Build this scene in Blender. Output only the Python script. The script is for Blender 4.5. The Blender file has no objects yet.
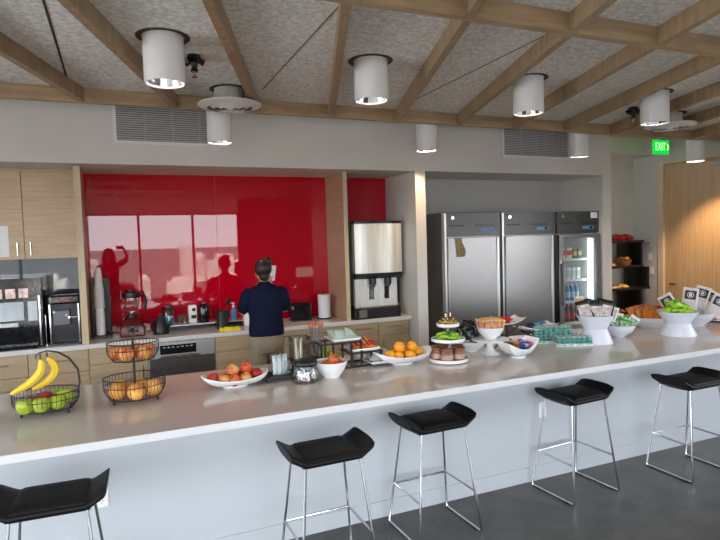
import bpy, math, random
from mathutils import Vector, Matrix, Euler
rnd = random.Random(7)
PI = math.pi
S = bpy.context.scene
COL = S.collection

# ---------------------------------------------------------------- camera
CAM_H = 1.85
RX = Vector((0.91960931, -0.39170359, -0.0297827))     # camera right in world axes
UP = Vector((0.04784006, 0.03641872, 0.99819087))      # camera up
BK = Vector((-0.3899103, -0.91937042, 0.05223012))     # camera back
cam_d = bpy.data.cameras.new('camera')
cam_d.lens = 568.0 / 720.0 * 36.0
cam_d.sensor_width = 36.0
cam_d.clip_start = 0.02
cam_d.clip_end = 30000
cam = bpy.data.objects.new('camera', cam_d)
cam.matrix_world = Matrix(((RX.x, UP.x, BK.x, 0), (RX.y, UP.y, BK.y, 0), (RX.z, UP.z, BK.z, CAM_H), (0, 0, 0, 1)))
COL.objects.link(cam)
S.camera = cam

# ---------------------------------------------------------------- sky, exposure, lights
S.view_settings.view_transform = 'Standard'
S.view_settings.look = 'None'
S.view_settings.gamma = 1
S.view_settings.use_curve_mapping = False
S.view_settings.exposure = 0.25
SKY = 8.0
w = bpy.data.worlds.new('sky')
S.world = w
w.use_nodes = True
nt = w.node_tree
nt.nodes.clear()
o_ = nt.nodes.new('ShaderNodeOutputWorld')
bg = nt.nodes.new('ShaderNodeBackground')
geo = nt.nodes.new('ShaderNodeTexCoord')
sep = nt.nodes.new('ShaderNodeSeparateXYZ')
rmp = nt.nodes.new('ShaderNodeValToRGB')
rmp.color_ramp.elements[0].position = 0.0
rmp.color_ramp.elements[0].color = (0.94, 0.955, 1.0, 1)
rmp.color_ramp.elements[1].position = 0.6
rmp.color_ramp.elements[1].color = (0.80, 0.88, 1.0, 1)
nt.links.new(geo.outputs['Generated'], sep.inputs[0])
nt.links.new(sep.outputs['Z'], rmp.inputs[0])
nt.links.new(rmp.outputs[0], bg.inputs[0])
bg.inputs[1].default_value = SKY
nt.links.new(bg.outputs[0], o_.inputs[0])

def portal(name, loc, rot, sx, sy):
    d = bpy.data.lights.new(name, 'AREA')
    d.shape = 'RECTANGLE'; d.size = sx; d.size_y = sy
    d.cycles.is_portal = True
    o = bpy.data.objects.new(name, d); COL.objects.link(o)
    o.location = loc; o.rotation_euler = rot
portal('window_portal', (-0.95, -2.46, 1.5), (PI / 2, 0, 0), 8.1, 2.5)
sun_d = bpy.data.lights.new('sun', 'SUN'); sun_d.energy = 18; sun_d.color = (1, 0.93, 0.84); sun_d.angle = 0.02
sun = bpy.data.objects.new('sun', sun_d); COL.objects.link(sun); sun.rotation_euler = Vector((0.12, -0.80, -0.60)).to_track_quat('-Z', 'Y').to_euler()
portal('right_window_portal', (8.16, 0.1, 1.85), (PI / 2, 0, PI / 2), 4.6, 1.7)
portal('rear_window_portal', (7.1, -2.46, 1.1), (PI / 2, 0, 0), 1.8, 1.8)
portal('added_window_portal', (-4.96, 1.3, 1.5), (PI / 2, 0, -PI / 2), 7.0, 2.5)  # guides sky light through the added left wall windows

# ---------------------------------------------------------------- materials
def mat(name, col, rough=0.5, metal=0.0, spec=0.5, var=0.0, scale=8.0, bump=0.0, bscale=None, emit=None, estr=1.0,
        coat=0.0, alpha=1.0, stretch=(1, 1, 1), col2=None, detail=3.0, trans=0.0, ior=1.45):
    m = bpy.data.materials.new(name); m.use_nodes = True
    n = m.node_tree; L = n.links; b = n.nodes['Principled BSDF']
    b.inputs['Base Color'].default_value = (*col, 1)
    b.inputs['Roughness'].default_value = rough
    b.inputs['Metallic'].default_value = metal
    b.inputs['Specular IOR Level'].default_value = spec
    b.inputs['Coat Weight'].default_value = coat
    b.inputs['Alpha'].default_value = alpha
    b.inputs['Transmission Weight'].default_value = trans
    b.inputs['IOR'].default_value = ior
    if emit:
        b.inputs['Emission Color'].default_value = (*emit, 1); b.inputs['Emission Strength'].default_value = estr
    if var or bump or col2:
        tc = n.nodes.new('ShaderNodeTexCoord'); mp = n.nodes.new('ShaderNodeMapping')
        mp.inputs['Scale'].default_value = stretch
        L.new(tc.outputs['Object'], mp.inputs[0])
        no = n.nodes.new('ShaderNodeTexNoise'); no.inputs['Scale'].default_value = scale; no.inputs['Detail'].default_value = detail
        L.new(mp.outputs[0], no.inputs['Vector'])
        c2 = col2 if col2 else tuple(max(0, c * (1 - var)) for c in col)
        c1 = col if col2 else tuple(min(1, c * (1 + var)) for c in col)
        if var or col2:
            r = n.nodes.new('ShaderNodeValToRGB')
            r.color_ramp.elements[0].position = 0.36; r.color_ramp.elements[0].color = (*c2, 1)
            r.color_ramp.elements[1].position = 0.64; r.color_ramp.elements[1].color = (*c1, 1)
            L.new(no.outputs['Fac'], r.inputs[0]); L.new(r.outputs[0], b.inputs['Base Color'])
        if bump:
            no2 = no
            if bscale:
                no2 = n.nodes.new('ShaderNodeTexNoise'); no2.inputs['Scale'].default_value = bscale; L.new(mp.outputs[0], no2.inputs['Vector'])
            bp = n.nodes.new('ShaderNodeBump'); bp.inputs['Strength'].default_value = bump; bp.inputs['Distance'].default_value = 0.01
            L.new(no2.outputs['Fac'], bp.inputs['Height']); L.new(bp.outputs[0], b.inputs['Normal'])
    return m

def glassmat(name, tint=(1, 1, 1), refl=0.06, rough=0.02):
    m = bpy.data.materials.new(name); m.use_nodes = True
    n = m.node_tree; n.nodes.clear(); L = n.links
    o = n.nodes.new('ShaderNodeOutputMaterial'); t = n.nodes.new('ShaderNodeBsdfTransparent'); g = n.nodes.new('ShaderNodeBsdfGlossy')
    mx = n.nodes.new('ShaderNodeMixShader'); fr = n.nodes.new('ShaderNodeLayerWeight'); fr.inputs[0].default_value = 0.2
    mm = n.nodes.new('ShaderNodeMath'); mm.operation = 'MULTIPLY_ADD'; mm.inputs[1].default_value = 0.6; mm.inputs[2].default_value = refl
    t.inputs[0].default_value = (*tint, 1); g.inputs['Roughness'].default_value = rough
    L.new(fr.outputs['Fresnel'], mm.inputs[0]); L.new(mm.outputs[0], mx.inputs[0])
    L.new(t.outputs[0], mx.inputs[1]); L.new(g.outputs[0], mx.inputs[2]); L.new(mx.outputs[0], o.inputs[0])
    return m

M = {}
M['wall'] = mat('painted_wall', (0.70, 0.685, 0.635), 0.6, var=0.02, scale=2, spec=0.3)
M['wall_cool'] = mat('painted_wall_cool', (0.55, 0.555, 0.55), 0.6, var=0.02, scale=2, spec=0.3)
M['felt'] = mat('felt_ceiling_panel', (0.92, 0.91, 0.87), 0.95, spec=0.1, col2=(0.66, 0.65, 0.61), scale=30, bump=0.15, detail=5)
M['oak_beam'] = mat('oak_beam_wood', (0.34, 0.235, 0.135), 0.45, var=0.14, scale=3, stretch=(8, 8, 1), bump=0.05)
M['oak_x'] = mat('light_oak_veneer', (0.56, 0.42, 0.27), 0.42, var=0.10, scale=2.2, stretch=(1.2, 9, 26), detail=4)
M['oak_base'] = mat('oak_veneer_drawers', (0.50, 0.375, 0.235), 0.42, var=0.10, scale=2.2, stretch=(1.2, 9, 26), detail=4)
M['oak_panel'] = mat('oak_veneer_panel', (0.50, 0.34, 0.215), 0.42, var=0.10, scale=2.2, stretch=(9, 1.2, 26), detail=4)
M['oak_edge'] = mat('oak_panel_edge', (0.56, 0.45, 0.29), 0.45, var=0.08, scale=4, stretch=(20, 20, 1))
M['door_wood'] = mat('oak_door_veneer', (0.50, 0.34, 0.18), 0.38, var=0.10, scale=2.0, stretch=(9, 20, 1.0), detail=4)
M['frame_wood'] = mat('oak_door_frame', (0.66, 0.53, 0.38), 0.45, var=0.05, scale=4)
M['red_glass'] = mat('back_painted_red_glass', (0.47, 0.001, 0.013), 0.012, spec=0.62, ior=1.5)
M['dark_glass'] = mat('back_painted_dark_glass', (0.05, 0.075, 0.095), 0.02, spec=0.9)
M['quartz'] = mat('polished_quartz', (0.58, 0.545, 0.51), 0.09, spec=0.55, var=0.03, scale=60)
M['quartz_edge'] = mat('quartz_edge', (0.66, 0.67, 0.68), 0.25, spec=0.5, var=0.01, scale=60)
M['quartz_white'] = mat('white_quartz', (0.72, 0.70, 0.68), 0.16, spec=0.5, var=0.02, scale=50)
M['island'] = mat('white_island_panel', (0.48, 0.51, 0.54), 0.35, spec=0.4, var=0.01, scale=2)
M['concrete'] = mat('polished_concrete', (0.088, 0.087, 0.080), 0.32, spec=0.4, var=0.22, scale=3.5, detail=8)
M['white'] = mat('white_enamel', (0.80, 0.80, 0.79), 0.3, var=0.01, scale=5)
M['ceramic'] = mat('white_ceramic', (0.84, 0.85, 0.86), 0.12, var=0.01, scale=5)
M['melamine'] = mat('white_melamine_bowl', (0.74, 0.77, 0.86), 0.3, var=0.01, scale=5)
M['black'] = mat('black_plastic', (0.008, 0.008, 0.009), 0.35, var=0.1, scale=20)
M['black_gloss'] = mat('black_gloss_plastic', (0.01, 0.011, 0.014), 0.08, var=0.1, scale=20)
M['wire'] = mat('black_wire', (0.018, 0.015, 0.014), 0.4, var=0.1, scale=30)
M['leather'] = mat('black_seat_vinyl', (0.0045, 0.0045, 0.005), 0.5, spec=0.28, bump=0.08, scale=160, var=0.05)
M['chrome'] = mat('chrome_rod', (0.62, 0.62, 0.62), 0.14, 1.0, var=0.03, scale=10)
M['steel'] = mat('brushed_stainless', (0.31, 0.305, 0.30), 0.28, 1.0, var=0.05, scale=6, stretch=(1, 1, 60))
M['steel_dark'] = mat('dark_stainless', (0.10, 0.098, 0.095), 0.34, 1.0, var=0.05, scale=6, stretch=(60, 1, 1))
M['steel_mirror'] = mat('polished_stainless', (0.84, 0.84, 0.82), 0.17, 1.0, var=0.02, scale=3, bump=0.08, bscale=3.0)
M['pale_gloss'] = mat('pale_gloss_panel', (0.50, 0.57, 0.62), 0.12, var=0.06, scale=4, stretch=(4, 1, 1))
M['soft_steel'] = mat('soft_polished_steel', (0.66, 0.67, 0.63), 0.26, 0.22, var=0.10, scale=4, stretch=(6, 1, 0.3))
M['grey_plastic'] = mat('grey_plastic', (0.14, 0.15, 0.17), 0.35, var=0.05, scale=8)
M['midgrey'] = mat('mid_grey_plastic', (0.35, 0.35, 0.36), 0.4, var=0.05, scale=8)
M['reflector'] = mat('lamp_reflector', (0.9, 0.9, 0.9), 0.08, 1.0, var=0.02, scale=9)
M['seam'] = mat('panel_joint', (0.16, 0.15, 0.145), 0.9, var=0.05, scale=9)
M['lamp_glow'] = mat('lamp_lens', (1, 0.95, 0.85), 0.3, emit=(1, 0.86, 0.68), estr=3.5, var=0.01, scale=5)
M['clear'] = glassmat('clear_glass', (0.93, 0.95, 0.95), 0.07)
M['window_glass'] = glassmat('window_glass', (0.97, 0.98, 0.98), 0.03)
M['vent_slat'] = mat('vent_slat', (0.50, 0.50, 0.50), 0.4, var=0.02, scale=5)
M['vent_dark'] = mat('vent_shadow_box', (0.10, 0.10, 0.10), 0.8, var=0.02, scale=5)
M['diff'] = mat('diffuser_enamel', (0.76, 0.73, 0.72), 0.35, var=0.02, scale=5)
M['exit_green'] = mat('exit_sign_face', (0.0, 0.3, 0.03), 0.3, emit=(0.0, 0.62, 0.05), estr=0.9, var=0.01, scale=5)
M['exit_letter'] = mat('exit_sign_letters', (0.05, 0.5, 0.1), 0.3, emit=(0.55, 1.0, 0.45), estr=1.1, var=0.01, scale=5)
M['skin'] = mat('skin', (0.48, 0.26, 0.18), 0.5, var=0.05, scale=10)
M['hair'] = mat('dark_brown_hair', (0.030, 0.010, 0.010), 0.45, var=0.3, scale=40, stretch=(1, 1, 0.2), bump=0.4)
M['navy'] = mat('navy_polo_knit', (0.004, 0.007, 0.027), 0.8, spec=0.2, var=0.1, scale=60, bump=0.1)
M['khaki'] = mat('khaki_cotton', (0.30, 0.245, 0.175), 0.85, spec=0.2, var=0.08, scale=14, bump=0.3)
M['dark_cloth'] = mat('dark_cloth', (0.03, 0.02, 0.025), 0.85, var=0.1, scale=14)
M['jeans'] = mat('blue_denim', (0.03, 0.04, 0.08), 0.85, var=0.1, scale=30)
M['paper'] = mat('white_paper', (0.82, 0.83, 0.84), 0.7, var=0.02, scale=5)
M['ink'] = mat('black_ink', (0.02, 0.02, 0.02), 0.5, var=0.02, scale=5)
M['grey_ink'] = mat('grey_print', (0.38, 0.38, 0.4), 0.6, var=0.1, scale=30)
M['steel_light'] = mat('light_stainless', (0.66, 0.66, 0.66), 0.3, 0.7, var=0.04, scale=5, stretch=(40, 1, 1))
M['steel_side'] = mat('stainless_side', (0.42, 0.42, 0.42), 0.38, 1.0, var=0.04, scale=5)  # fridge cabinet steel, lighter and rougher than the door steel
M['fridge_light'] = mat('fridge_light_tube', (1, 1, 1), 0.3, emit=(0.9, 1.0, 1.0), estr=6, var=0.01, scale=5)
def c(name, rgb, rough=0.4, **k): M[name] = mat(name, rgb, rough, var=k.pop('var', 0.06), scale=k.pop('scale', 12), **k)
c('banana_skin', (0.82, 0.56, 0.04)); c('banana_tip', (0.12, 0.09, 0.03))
c('green_apple_skin', (0.36, 0.47, 0.04), 0.25, var=0.18, scale=14); c('red_apple_skin', (0.36, 0.012, 0.015), 0.22, col2=(0.46, 0.05, 0.03), scale=14)
c('gala_apple_skin', (0.58, 0.09, 0.03), 0.25, col2=(0.66, 0.34, 0.09), scale=22); c('blush_apple_skin', (0.48, 0.03, 0.02), 0.25, col2=(0.60, 0.16, 0.05), scale=18)
c('orange_peel', (0.86, 0.36, 0.02), 0.4, bump=0.2, bscale=90); c('grapefruit_peel', (0.82, 0.33, 0.06), 0.4, col2=(0.80, 0.45, 0.12), scale=9, bump=0.2, bscale=90)
c('stem_brown', (0.10, 0.055, 0.02), 0.8)
c('crimson', (0.5, 0.01, 0.02)); c('bright_red', (0.65, 0.02, 0.02)); c('orange', (0.75, 0.22, 0.02)); c('yellow', (0.85, 0.60, 0.03))
c('tan', (0.60, 0.36, 0.12)); c('brown', (0.22, 0.09, 0.035)); c('dark_brown', (0.07, 0.03, 0.015)); c('magenta', (0.55, 0.03, 0.25))
c('green', (0.08, 0.38, 0.04)); c('lime', (0.38, 0.62, 0.04)); c('dark_green', (0.02, 0.12, 0.03)); c('teal', (0.03, 0.33, 0.29)); c('sky_blue', (0.08, 0.40, 0.66))
c('blue', (0.03, 0.09, 0.42)); c('navy_print', (0.02, 0.03, 0.10)); c('pale_green', (0.45, 0.58, 0.47)); c('pale_blue', (0.55, 0.68, 0.74)); c('silver', (0.62, 0.62, 0.60)); c('cream', (0.76, 0.68, 0.50))
c('pale_grey', (0.70, 0.70, 0.70)); c('pink', (0.80, 0.12, 0.40)); c('mid_blue', (0.10, 0.28, 0.55)); c('cup_beige', (0.78, 0.74, 0.70)); c('cup_white', (0.88, 0.88, 0.92)); c('cloth_yellow', (0.80, 0.66, 0.03), 0.9)
c('terracotta', (0.22, 0.085, 0.055)); c('gold_camo', (0.30, 0.25, 0.11), 0.5, col2=(0.12, 0.10, 0.04), scale=60); c('city_white', (0.82, 0.76, 0.70), 0.8); c('city_grey', (0.42, 0.40, 0.38), 0.8)
c('forest', (0.095, 0.085, 0.075), 0.95, col2=(0.22, 0.19, 0.175), scale=0.02, detail=8); c('dish_red', (0.10, 0.003, 0.005), 0.2)

# ---------------------------------------------------------------- mesh builder
class MB:
    def __init__(s): s.v = []; s.f = []; s.mi = []; s.mats = []; s.cur = 0
    def mat(s, m):
        if m not in s.mats: s.mats.append(m)
        s.cur = s.mats.index(m); return s
    def add(s, vs, fs):
        b = len(s.v); s.v += [tuple(v) for v in vs]; s.f += [tuple(b + i for i in f) for f in fs]; s.mi += [s.cur] * len(fs); return s
    def box(s, x0, x1, y0, y1, z0, z1, rot=None, piv=None):
        vs = [Vector((x, y, z)) for z in (z0, z1) for y in (y0, y1) for x in (x0, x1)]
        if rot is not None:
            p = Vector(piv) if piv else Vector(((x0 + x1) / 2, (y0 + y1) / 2, (z0 + z1) / 2))
            R = Euler(rot).to_matrix(); vs = [R @ (v - p) + p for v in vs]
        return s.add(vs, [(0, 2, 3, 1), (4, 5, 7, 6), (0, 1, 5, 4), (2, 6, 7, 3), (0, 4, 6, 2), (1, 3, 7, 5)])
    def bar(s, p0, p1, wd, ht, up=(0, 0, 1)):
        p0 = Vector(p0); p1 = Vector(p1); d = (p1 - p0).normalized(); sd = d.cross(Vector(up)).normalized(); u = sd.cross(d)
        vs = [p + sd * a * wd / 2 + u * b * ht / 2 for p in (p0, p1) for a, b in ((-1, -1), (1, -1), (1, 1), (-1, 1))]
        return s.add(vs, [(0, 3, 2, 1), (4, 5, 6, 7), (0, 1, 5, 4), (1, 2, 6, 5), (2, 3, 7, 6), (3, 0, 4, 7)])
    def rings(s, rs, cap0=True, cap1=True, closed=False):
        n = len(rs[0]); b = len(s.v); fs = []
        for r in rs: s.v += [tuple(p) for p in r]
        m = len(rs)
        for i in range(m if closed else m - 1):
            for j in range(n):
                a = b + i * n + j; d = b + i * n + (j + 1) % n; i2 = (i + 1) % m
                fs.append((a, d, b + i2 * n + (j + 1) % n, b + i2 * n + j))
        if not closed:
            if cap0: fs.append(tuple(b + j for j in reversed(range(n))))
            if cap1: fs.append(tuple(b + (m - 1) * n + j for j in range(n)))
        s.f += fs; s.mi += [s.cur] * len(fs); return s
    def tube(s, path, r, n=8, closed=False):
        P = [Vector(p) for p in path]; m = len(P); R = r if isinstance(r, (list, tuple)) else [r] * m
        rs = []; prev = None
        for i in range(m):
            a = P[(i - 1) % m] if (closed or i) else P[i]; c_ = P[(i + 1) % m] if (closed or i < m - 1) else P[i]
            d = (c_ - a).normalized()
            if prev is None:
                t = Vector((0, 0, 1)) if abs(d.z) < 0.9 else Vector((1, 0, 0)); u = d.cross(t).normalized()
            else:
                u = (prev - d * prev.dot(d)).normalized()
            prev = u; q = d.cross(u)
            rs.append([P[i] + (u * math.cos(2 * PI * k / n) + q * math.sin(2 * PI * k / n)) * R[i] for k in range(n)])
        return s.rings(rs, closed=closed)
    def lathe(s, prof, c=(0, 0, 0), n=32, sx=1, sy=1, close=False, cap=True):
        rs = [[(c[0] + max(r, 1e-4) * sx * math.cos(2 * PI * k / n), c[1] + max(r, 1e-4) * sy * math.sin(2 * PI * k / n), c[2] + z) for k in range(n)] for r, z in prof]
        return s.rings(rs, closed=close, cap0=cap, cap1=cap)
    def cyl(s, p0, p1, r0, r1=None, n=20): return s.tube([p0, p1], [r0, r0 if r1 is None else r1], n)
    def ball(s, c, rx, ry=None, rz=None, n=16, m=10):
        ry = rx if ry is None else ry; rz = rx if rz is None else rz
        return s.rings([[(c[0] + rx * math.sin(a) * math.cos(2 * PI * k / n), c[1] + ry * math.sin(a) * math.sin(2 * PI * k / n), c[2] - rz * math.cos(a)) for k in range(n)]
                        for a in [max(0.02, min(PI - 0.02, PI * i / m)) for i in range(m + 1)]])
    def prism(s, pts, y0, y1):       # outline in xz, thickness along y
        n = len(pts)
        return s.add([(x, y0, z) for x, z in pts] + [(x, y1, z) for x, z in pts],
                     [tuple(range(n)), tuple(reversed(range(n, 2 * n)))] + [(i, n + i, n + (i + 1) % n, (i + 1) % n) for i in range(n)])
    def grid(s, fn, nu, nv):         # closed sheet from fn(u,v,side)
        b = len(s.v); fs = []
        for side in (0, 1):
            for i in range(nu + 1):
                for j in range(nv + 1): s.v.append(tuple(fn(i / nu, j / nv, side)))
        N = (nu + 1) * (nv + 1); I = lambda i, j, q: b + q * N + i * (nv + 1) + j
        for i in range(nu):
            for j in range(nv):
                fs.append((I(i, j, 0), I(i + 1, j, 0), I(i + 1, j + 1, 0), I(i, j + 1, 0)))
                fs.append((I(i, j, 1), I(i, j + 1, 1), I(i + 1, j + 1, 1), I(i + 1, j, 1)))
        for i in range(nu):
            fs.append((I(i, 0, 0), I(i, 0, 1), I(i + 1, 0, 1), I(i + 1, 0, 0))); fs.append((I(i, nv, 0), I(i + 1, nv, 0), I(i + 1, nv, 1), I(i, nv, 1)))
        for j in range(nv):
            fs.append((I(0, j, 0), I(0, j + 1, 0), I(0, j + 1, 1), I(0, j, 1))); fs.append((I(nu, j, 0), I(nu, j, 1), I(nu, j + 1, 1), I(nu, j + 1, 0)))
        s.f += fs; s.mi += [s.cur] * len(fs); return s
    def build(s, name, m=None, parent=None, bevel=0, angle=35, seg=2):
        me = bpy.data.meshes.new(name); me.from_pydata(s.v, [], s.f)
        mats = s.mats if s.mats else [m]
        for x in mats: me.materials.append(M[x] if isinstance(x, str) else x)
        for i, p in enumerate(me.polygons): p.material_index = s.mi[i]; p.use_smooth = True
        me.update()
        import bmesh
        bm = bmesh.new(); bm.from_mesh(me); bmesh.ops.recalc_face_normals(bm, faces=bm.faces[:]); bm.to_mesh(me); bm.free()
        me.set_sharp_from_angle(angle=math.radians(angle))
        o = bpy.data.objects.new(name, me); COL.objects.link(o)
        if parent is not None: o.parent = parent
        if bevel:
            b = o.modifiers.new('bevel', 'BEVEL'); b.width = bevel; b.segments = seg; b.limit_method = 'ANGLE'; b.harden_normals = False
        return o
def B(*a, **k): return MB().box(*a, **k)
def T(name, label, cat, loc=(0, 0, 0), rz=0, group=None, rot=None):
    o = bpy.data.objects.new(name, None); COL.objects.link(o); o.empty_display_size = 0.1
    o.location = loc; o.rotation_euler = rot if rot else (0, 0, rz); o['label'] = label; o['category'] = cat
    if group: o['group'] = group
    return o
def tag(o, label, cat, group=None, loc=None, rz=0, rot=None):
    o['label'] = label; o['category'] = cat
    if group: o['group'] = group
    if loc is not None: o.location = loc; o.rotation_euler = rot if rot else (0, 0, rz)
    return o
def struct(o): o['kind'] = 'structure'; return o
def dup(root, loc, rz=0, label=None, group=None, rot=None, scale=None, swap=None):
    r = root.copy(); COL.objects.link(r); r.location = loc; r.rotation_euler = rot if rot else (0, 0, rz)
    if label: r['label'] = label
    if group: r['group'] = group
    if scale: r.scale = (scale,) * 3 if isinstance(scale, (int, float)) else scale
    for ch in list(root.children):
        k = ch.copy(); COL.objects.link(k); k.parent = r
        for g in ch.children:
            d = g.copy(); COL.objects.link(d); d.parent = k
    return r
def many(first, spots, label, group, jit=0.0):
    """first is moved to the first spot, the rest are copies; a spot is (loc, rot, label or None)"""
    for i, sp in enumerate(spots):
        loc, rot = sp[0], sp[1]; lb = sp[2] if len(sp) > 2 and sp[2] else label
        if i == 0:
            first.location = loc; first.rotation_euler = rot; first['label'] = lb
            if group: first['group'] = group
        else: dup(first, loc, rot=rot, label=lb, group=group)
# ================================================================ THE ROOM
XL, XR, YB, YF = -5.0, 8.2, -2.5, 6.75
def sbox(name, m, *a, bevel=0): return struct(B(*a).build(name, m, bevel=bevel))
fl = sbox('floor', 'concrete', XL, XR, YB, 7.3, -0.1, 0)
# speckles of aggregate in the concrete live in its material
n = M['concrete'].node_tree; b = n.nodes['Principled BSDF']
tc = n.nodes.new('ShaderNodeTexCoord'); vo = n.nodes.new('ShaderNodeTexVoronoi'); vo.inputs['Scale'].default_value = 17
lt = n.nodes.new('ShaderNodeMath'); lt.operation = 'LESS_THAN'; lt.inputs[1].default_value = 0.10
mx = n.nodes.new('ShaderNodeMix'); mx.data_type = 'RGBA'; src = b.inputs['Base Color'].links[0].from_socket
n.links.new(tc.outputs['Object'], vo.inputs['Vector']); n.links.new(vo.outputs['Distance'], lt.inputs[0]); n.links.new(lt.outputs[0], mx.inputs['Factor'])
n.links.new(src, mx.inputs['A']); mx.inputs['B'].default_value = (0.20, 0.20, 0.185, 1); n.links.new(mx.outputs['Result'], b.inputs['Base Color'])

ZB, ZF = 3.09, 3.21          # underside of beams, underside of felt
sbox('ceiling', 'felt', XL, XR, YB, 5.46, ZF, 3.35)
sbox('ceiling_upper', 'wall', XL, XR, 5.465, 7.3, 3.35, 3.46)
sbox('ceiling_leak_strip', 'wall', XL, XR, 5.40, 5.462, 3.35, 3.46)  # added strip sealing the ceiling gap against light leaking in
BX0, SP, SL, YP = -0.22, 0.752, 0.335, 5.42
sbox('trim_1', 'oak_beam', XL, XR, 5.40, 5.46, ZB, 3.23)
def xbar(name, y): return struct(MB().bar((XL, y, (ZB + 3.23) / 2), (XR, y, (ZB + 3.23) / 2), 0.06, 3.23 - ZB).build(name, 'oak_beam_x'))
M['oak_beam_x'] = mat('oak_beam_wood_long', (0.40, 0.285, 0.165), 0.45, var=0.14, scale=3, stretch=(1, 8, 8), bump=0.05)
bpy.data.objects['trim_1'].data.materials[0] = M['oak_beam_x']
xbar('trim_2', 2.79); xbar('trim_3', 0.1)
k = 4
for i in range(-7, 13):
    xa = BX0 + SP * i
    y0 = YB
    x0 = xa - SL * (YP - y0)
    if xa > XR + 1.2 or x0 > XR: continue
    # clip at the side walls
    ya, yb = y0, 5.40
    if x0 < XL: ya = YP - (xa - XL) / SL
    if xa > XR: yb = YP - (xa - XR) / SL
    if yb - ya < 0.2: continue
    p = lambda y: (xa - SL * (YP - y), y, (ZB + 3.23) / 2)
    struct(MB().bar(p(ya), p(yb), 0.055, 3.226 - ZB - 0.002).build('trim_%d' % k, 'oak_beam')); k += 1
# felt joints: thin dark reveals on every second bay's diagonal
for i in (-2, 0, 2, 4):
    x = BX0 + SP * i - (0.09 if i == 0 else 0.04); jw = 0.007 if i == 0 else 0.0035
    j = sbox('trim_%d' % k, 'ink' if i == 0 else 'seam', x - jw, x + jw, 2.83, 5.15 if i == 0 else 5.0, ZF - 0.004, ZF + 0.02); k += 1
    j = sbox('trim_%d' % k, 'ink' if i == 0 else 'seam', x - 0.9 - 0.007, x - 0.9 + 0.007, 0.2, 2.5, ZF - 0.004, ZF + 0.02); k += 1

# walls
sbox('wall_back', 'wall', XL, 6.35, YF, 6.90, 0, 3.35)
sbox('wall_front_header', 'wall', XL, 6.345, 5.93, YF, 2.645, 3.35)
sbox('wall_front_pier', 'wall', 3.254, 3.389, 5.93, YF, 0, 2.645)
sbox('wall_front_end', 'wall', 6.18, 6.345, 5.93, 7.2, 0, 2.645)
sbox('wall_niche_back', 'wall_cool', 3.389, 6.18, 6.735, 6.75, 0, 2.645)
sbox('wall_alcove', 'wall', 6.345, XR, 7.2, 7.3, 0, 3.35)
sbox('wall_left', 'wall', XL - 0.1, XL, YB, 7.3, 0, 0.25)
sbox('wall_left_top', 'wall', XL - 0.1, XL, YB, 7.3, 2.7, 3.46)
sbox('wall_left_end', 'wall', XL - 0.1, XL, 4.6, 7.3, 0.25, 2.7)
sbox('wall_bulkhead', 'wall', 6.345, XR, 6.67, 7.2, 3.09, 3.35)
# right wall with the door opening (y 5.45..6.62, z 0..2.97)
DY0, DY1, DZ = 5.42, 6.60, 2.93
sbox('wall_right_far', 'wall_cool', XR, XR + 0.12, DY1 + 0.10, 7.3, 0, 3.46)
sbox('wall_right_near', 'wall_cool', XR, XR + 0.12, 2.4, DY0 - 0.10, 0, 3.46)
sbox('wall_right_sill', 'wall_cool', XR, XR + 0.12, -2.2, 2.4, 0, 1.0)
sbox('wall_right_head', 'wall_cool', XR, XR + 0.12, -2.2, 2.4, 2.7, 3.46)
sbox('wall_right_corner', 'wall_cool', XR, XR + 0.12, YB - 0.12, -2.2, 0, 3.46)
sbox('wall_leak_block', 'wall_cool', XR + 0.4, XR + 0.5, 5.0, 7.3, -0.1, 3.46)  # unseen slab added behind the door to block leaking light
sbox('floor_leak_block', 'concrete', XR, XR + 0.4, 5.0, 7.3, -0.1, 0)  # unseen slab added to stop the bright line under the door
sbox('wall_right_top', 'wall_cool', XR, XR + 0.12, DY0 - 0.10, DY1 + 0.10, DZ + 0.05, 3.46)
dr = T('door_1', 'tall light oak door in pale frame at the right wall', 'door', (XR, 6.0, 0)); dr['kind'] = 'structure'
f_ = MB(); f_.box(-0.02, 0.12, DY1 - 6.0, DY1 - 5.9, 0, DZ + 0.05).box(-0.02, 0.12, DY0 - 6.10, DY0 - 6.0, 0, DZ + 0.05).box(-0.02, 0.12, DY0 - 6.0, DY1 - 6.0, DZ, DZ + 0.05)
f_.build('door_frame', 'frame_wood', dr, bevel=0.004)
B(0.03, 0.08, DY0 - 6.0, DY1 - 6.0, 0.01, DZ - 0.004).build('door_panel', 'door_wood', dr)
h_ = MB().cyl((0.03, 0.47, 1.0), (-0.04, 0.47, 1.0), 0.013).cyl((0.032, 0.47, 1.0), (0.02, 0.47, 1.0), 0.03).tube([(-0.035, 0.48, 1.0), (-0.04, 0.44, 1.0), (-0.035, 0.34, 0.998)], 0.010)
h_.build('door_handle', 'chrome', dr)
B(-0.03, 0.03, -0.55, -0.22, 2.80, 2.87).build('door_closer', 'midgrey', dr, bevel=0.008)
MB().bar((-0.02, -0.28, 2.88), (-0.10, 0.06, 2.90), 0.03, 0.014).bar((-0.10, 0.06, 2.90), (0.0, 0.25, 2.915), 0.025, 0.012).build('closer_arm', 'chrome', dr)

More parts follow.
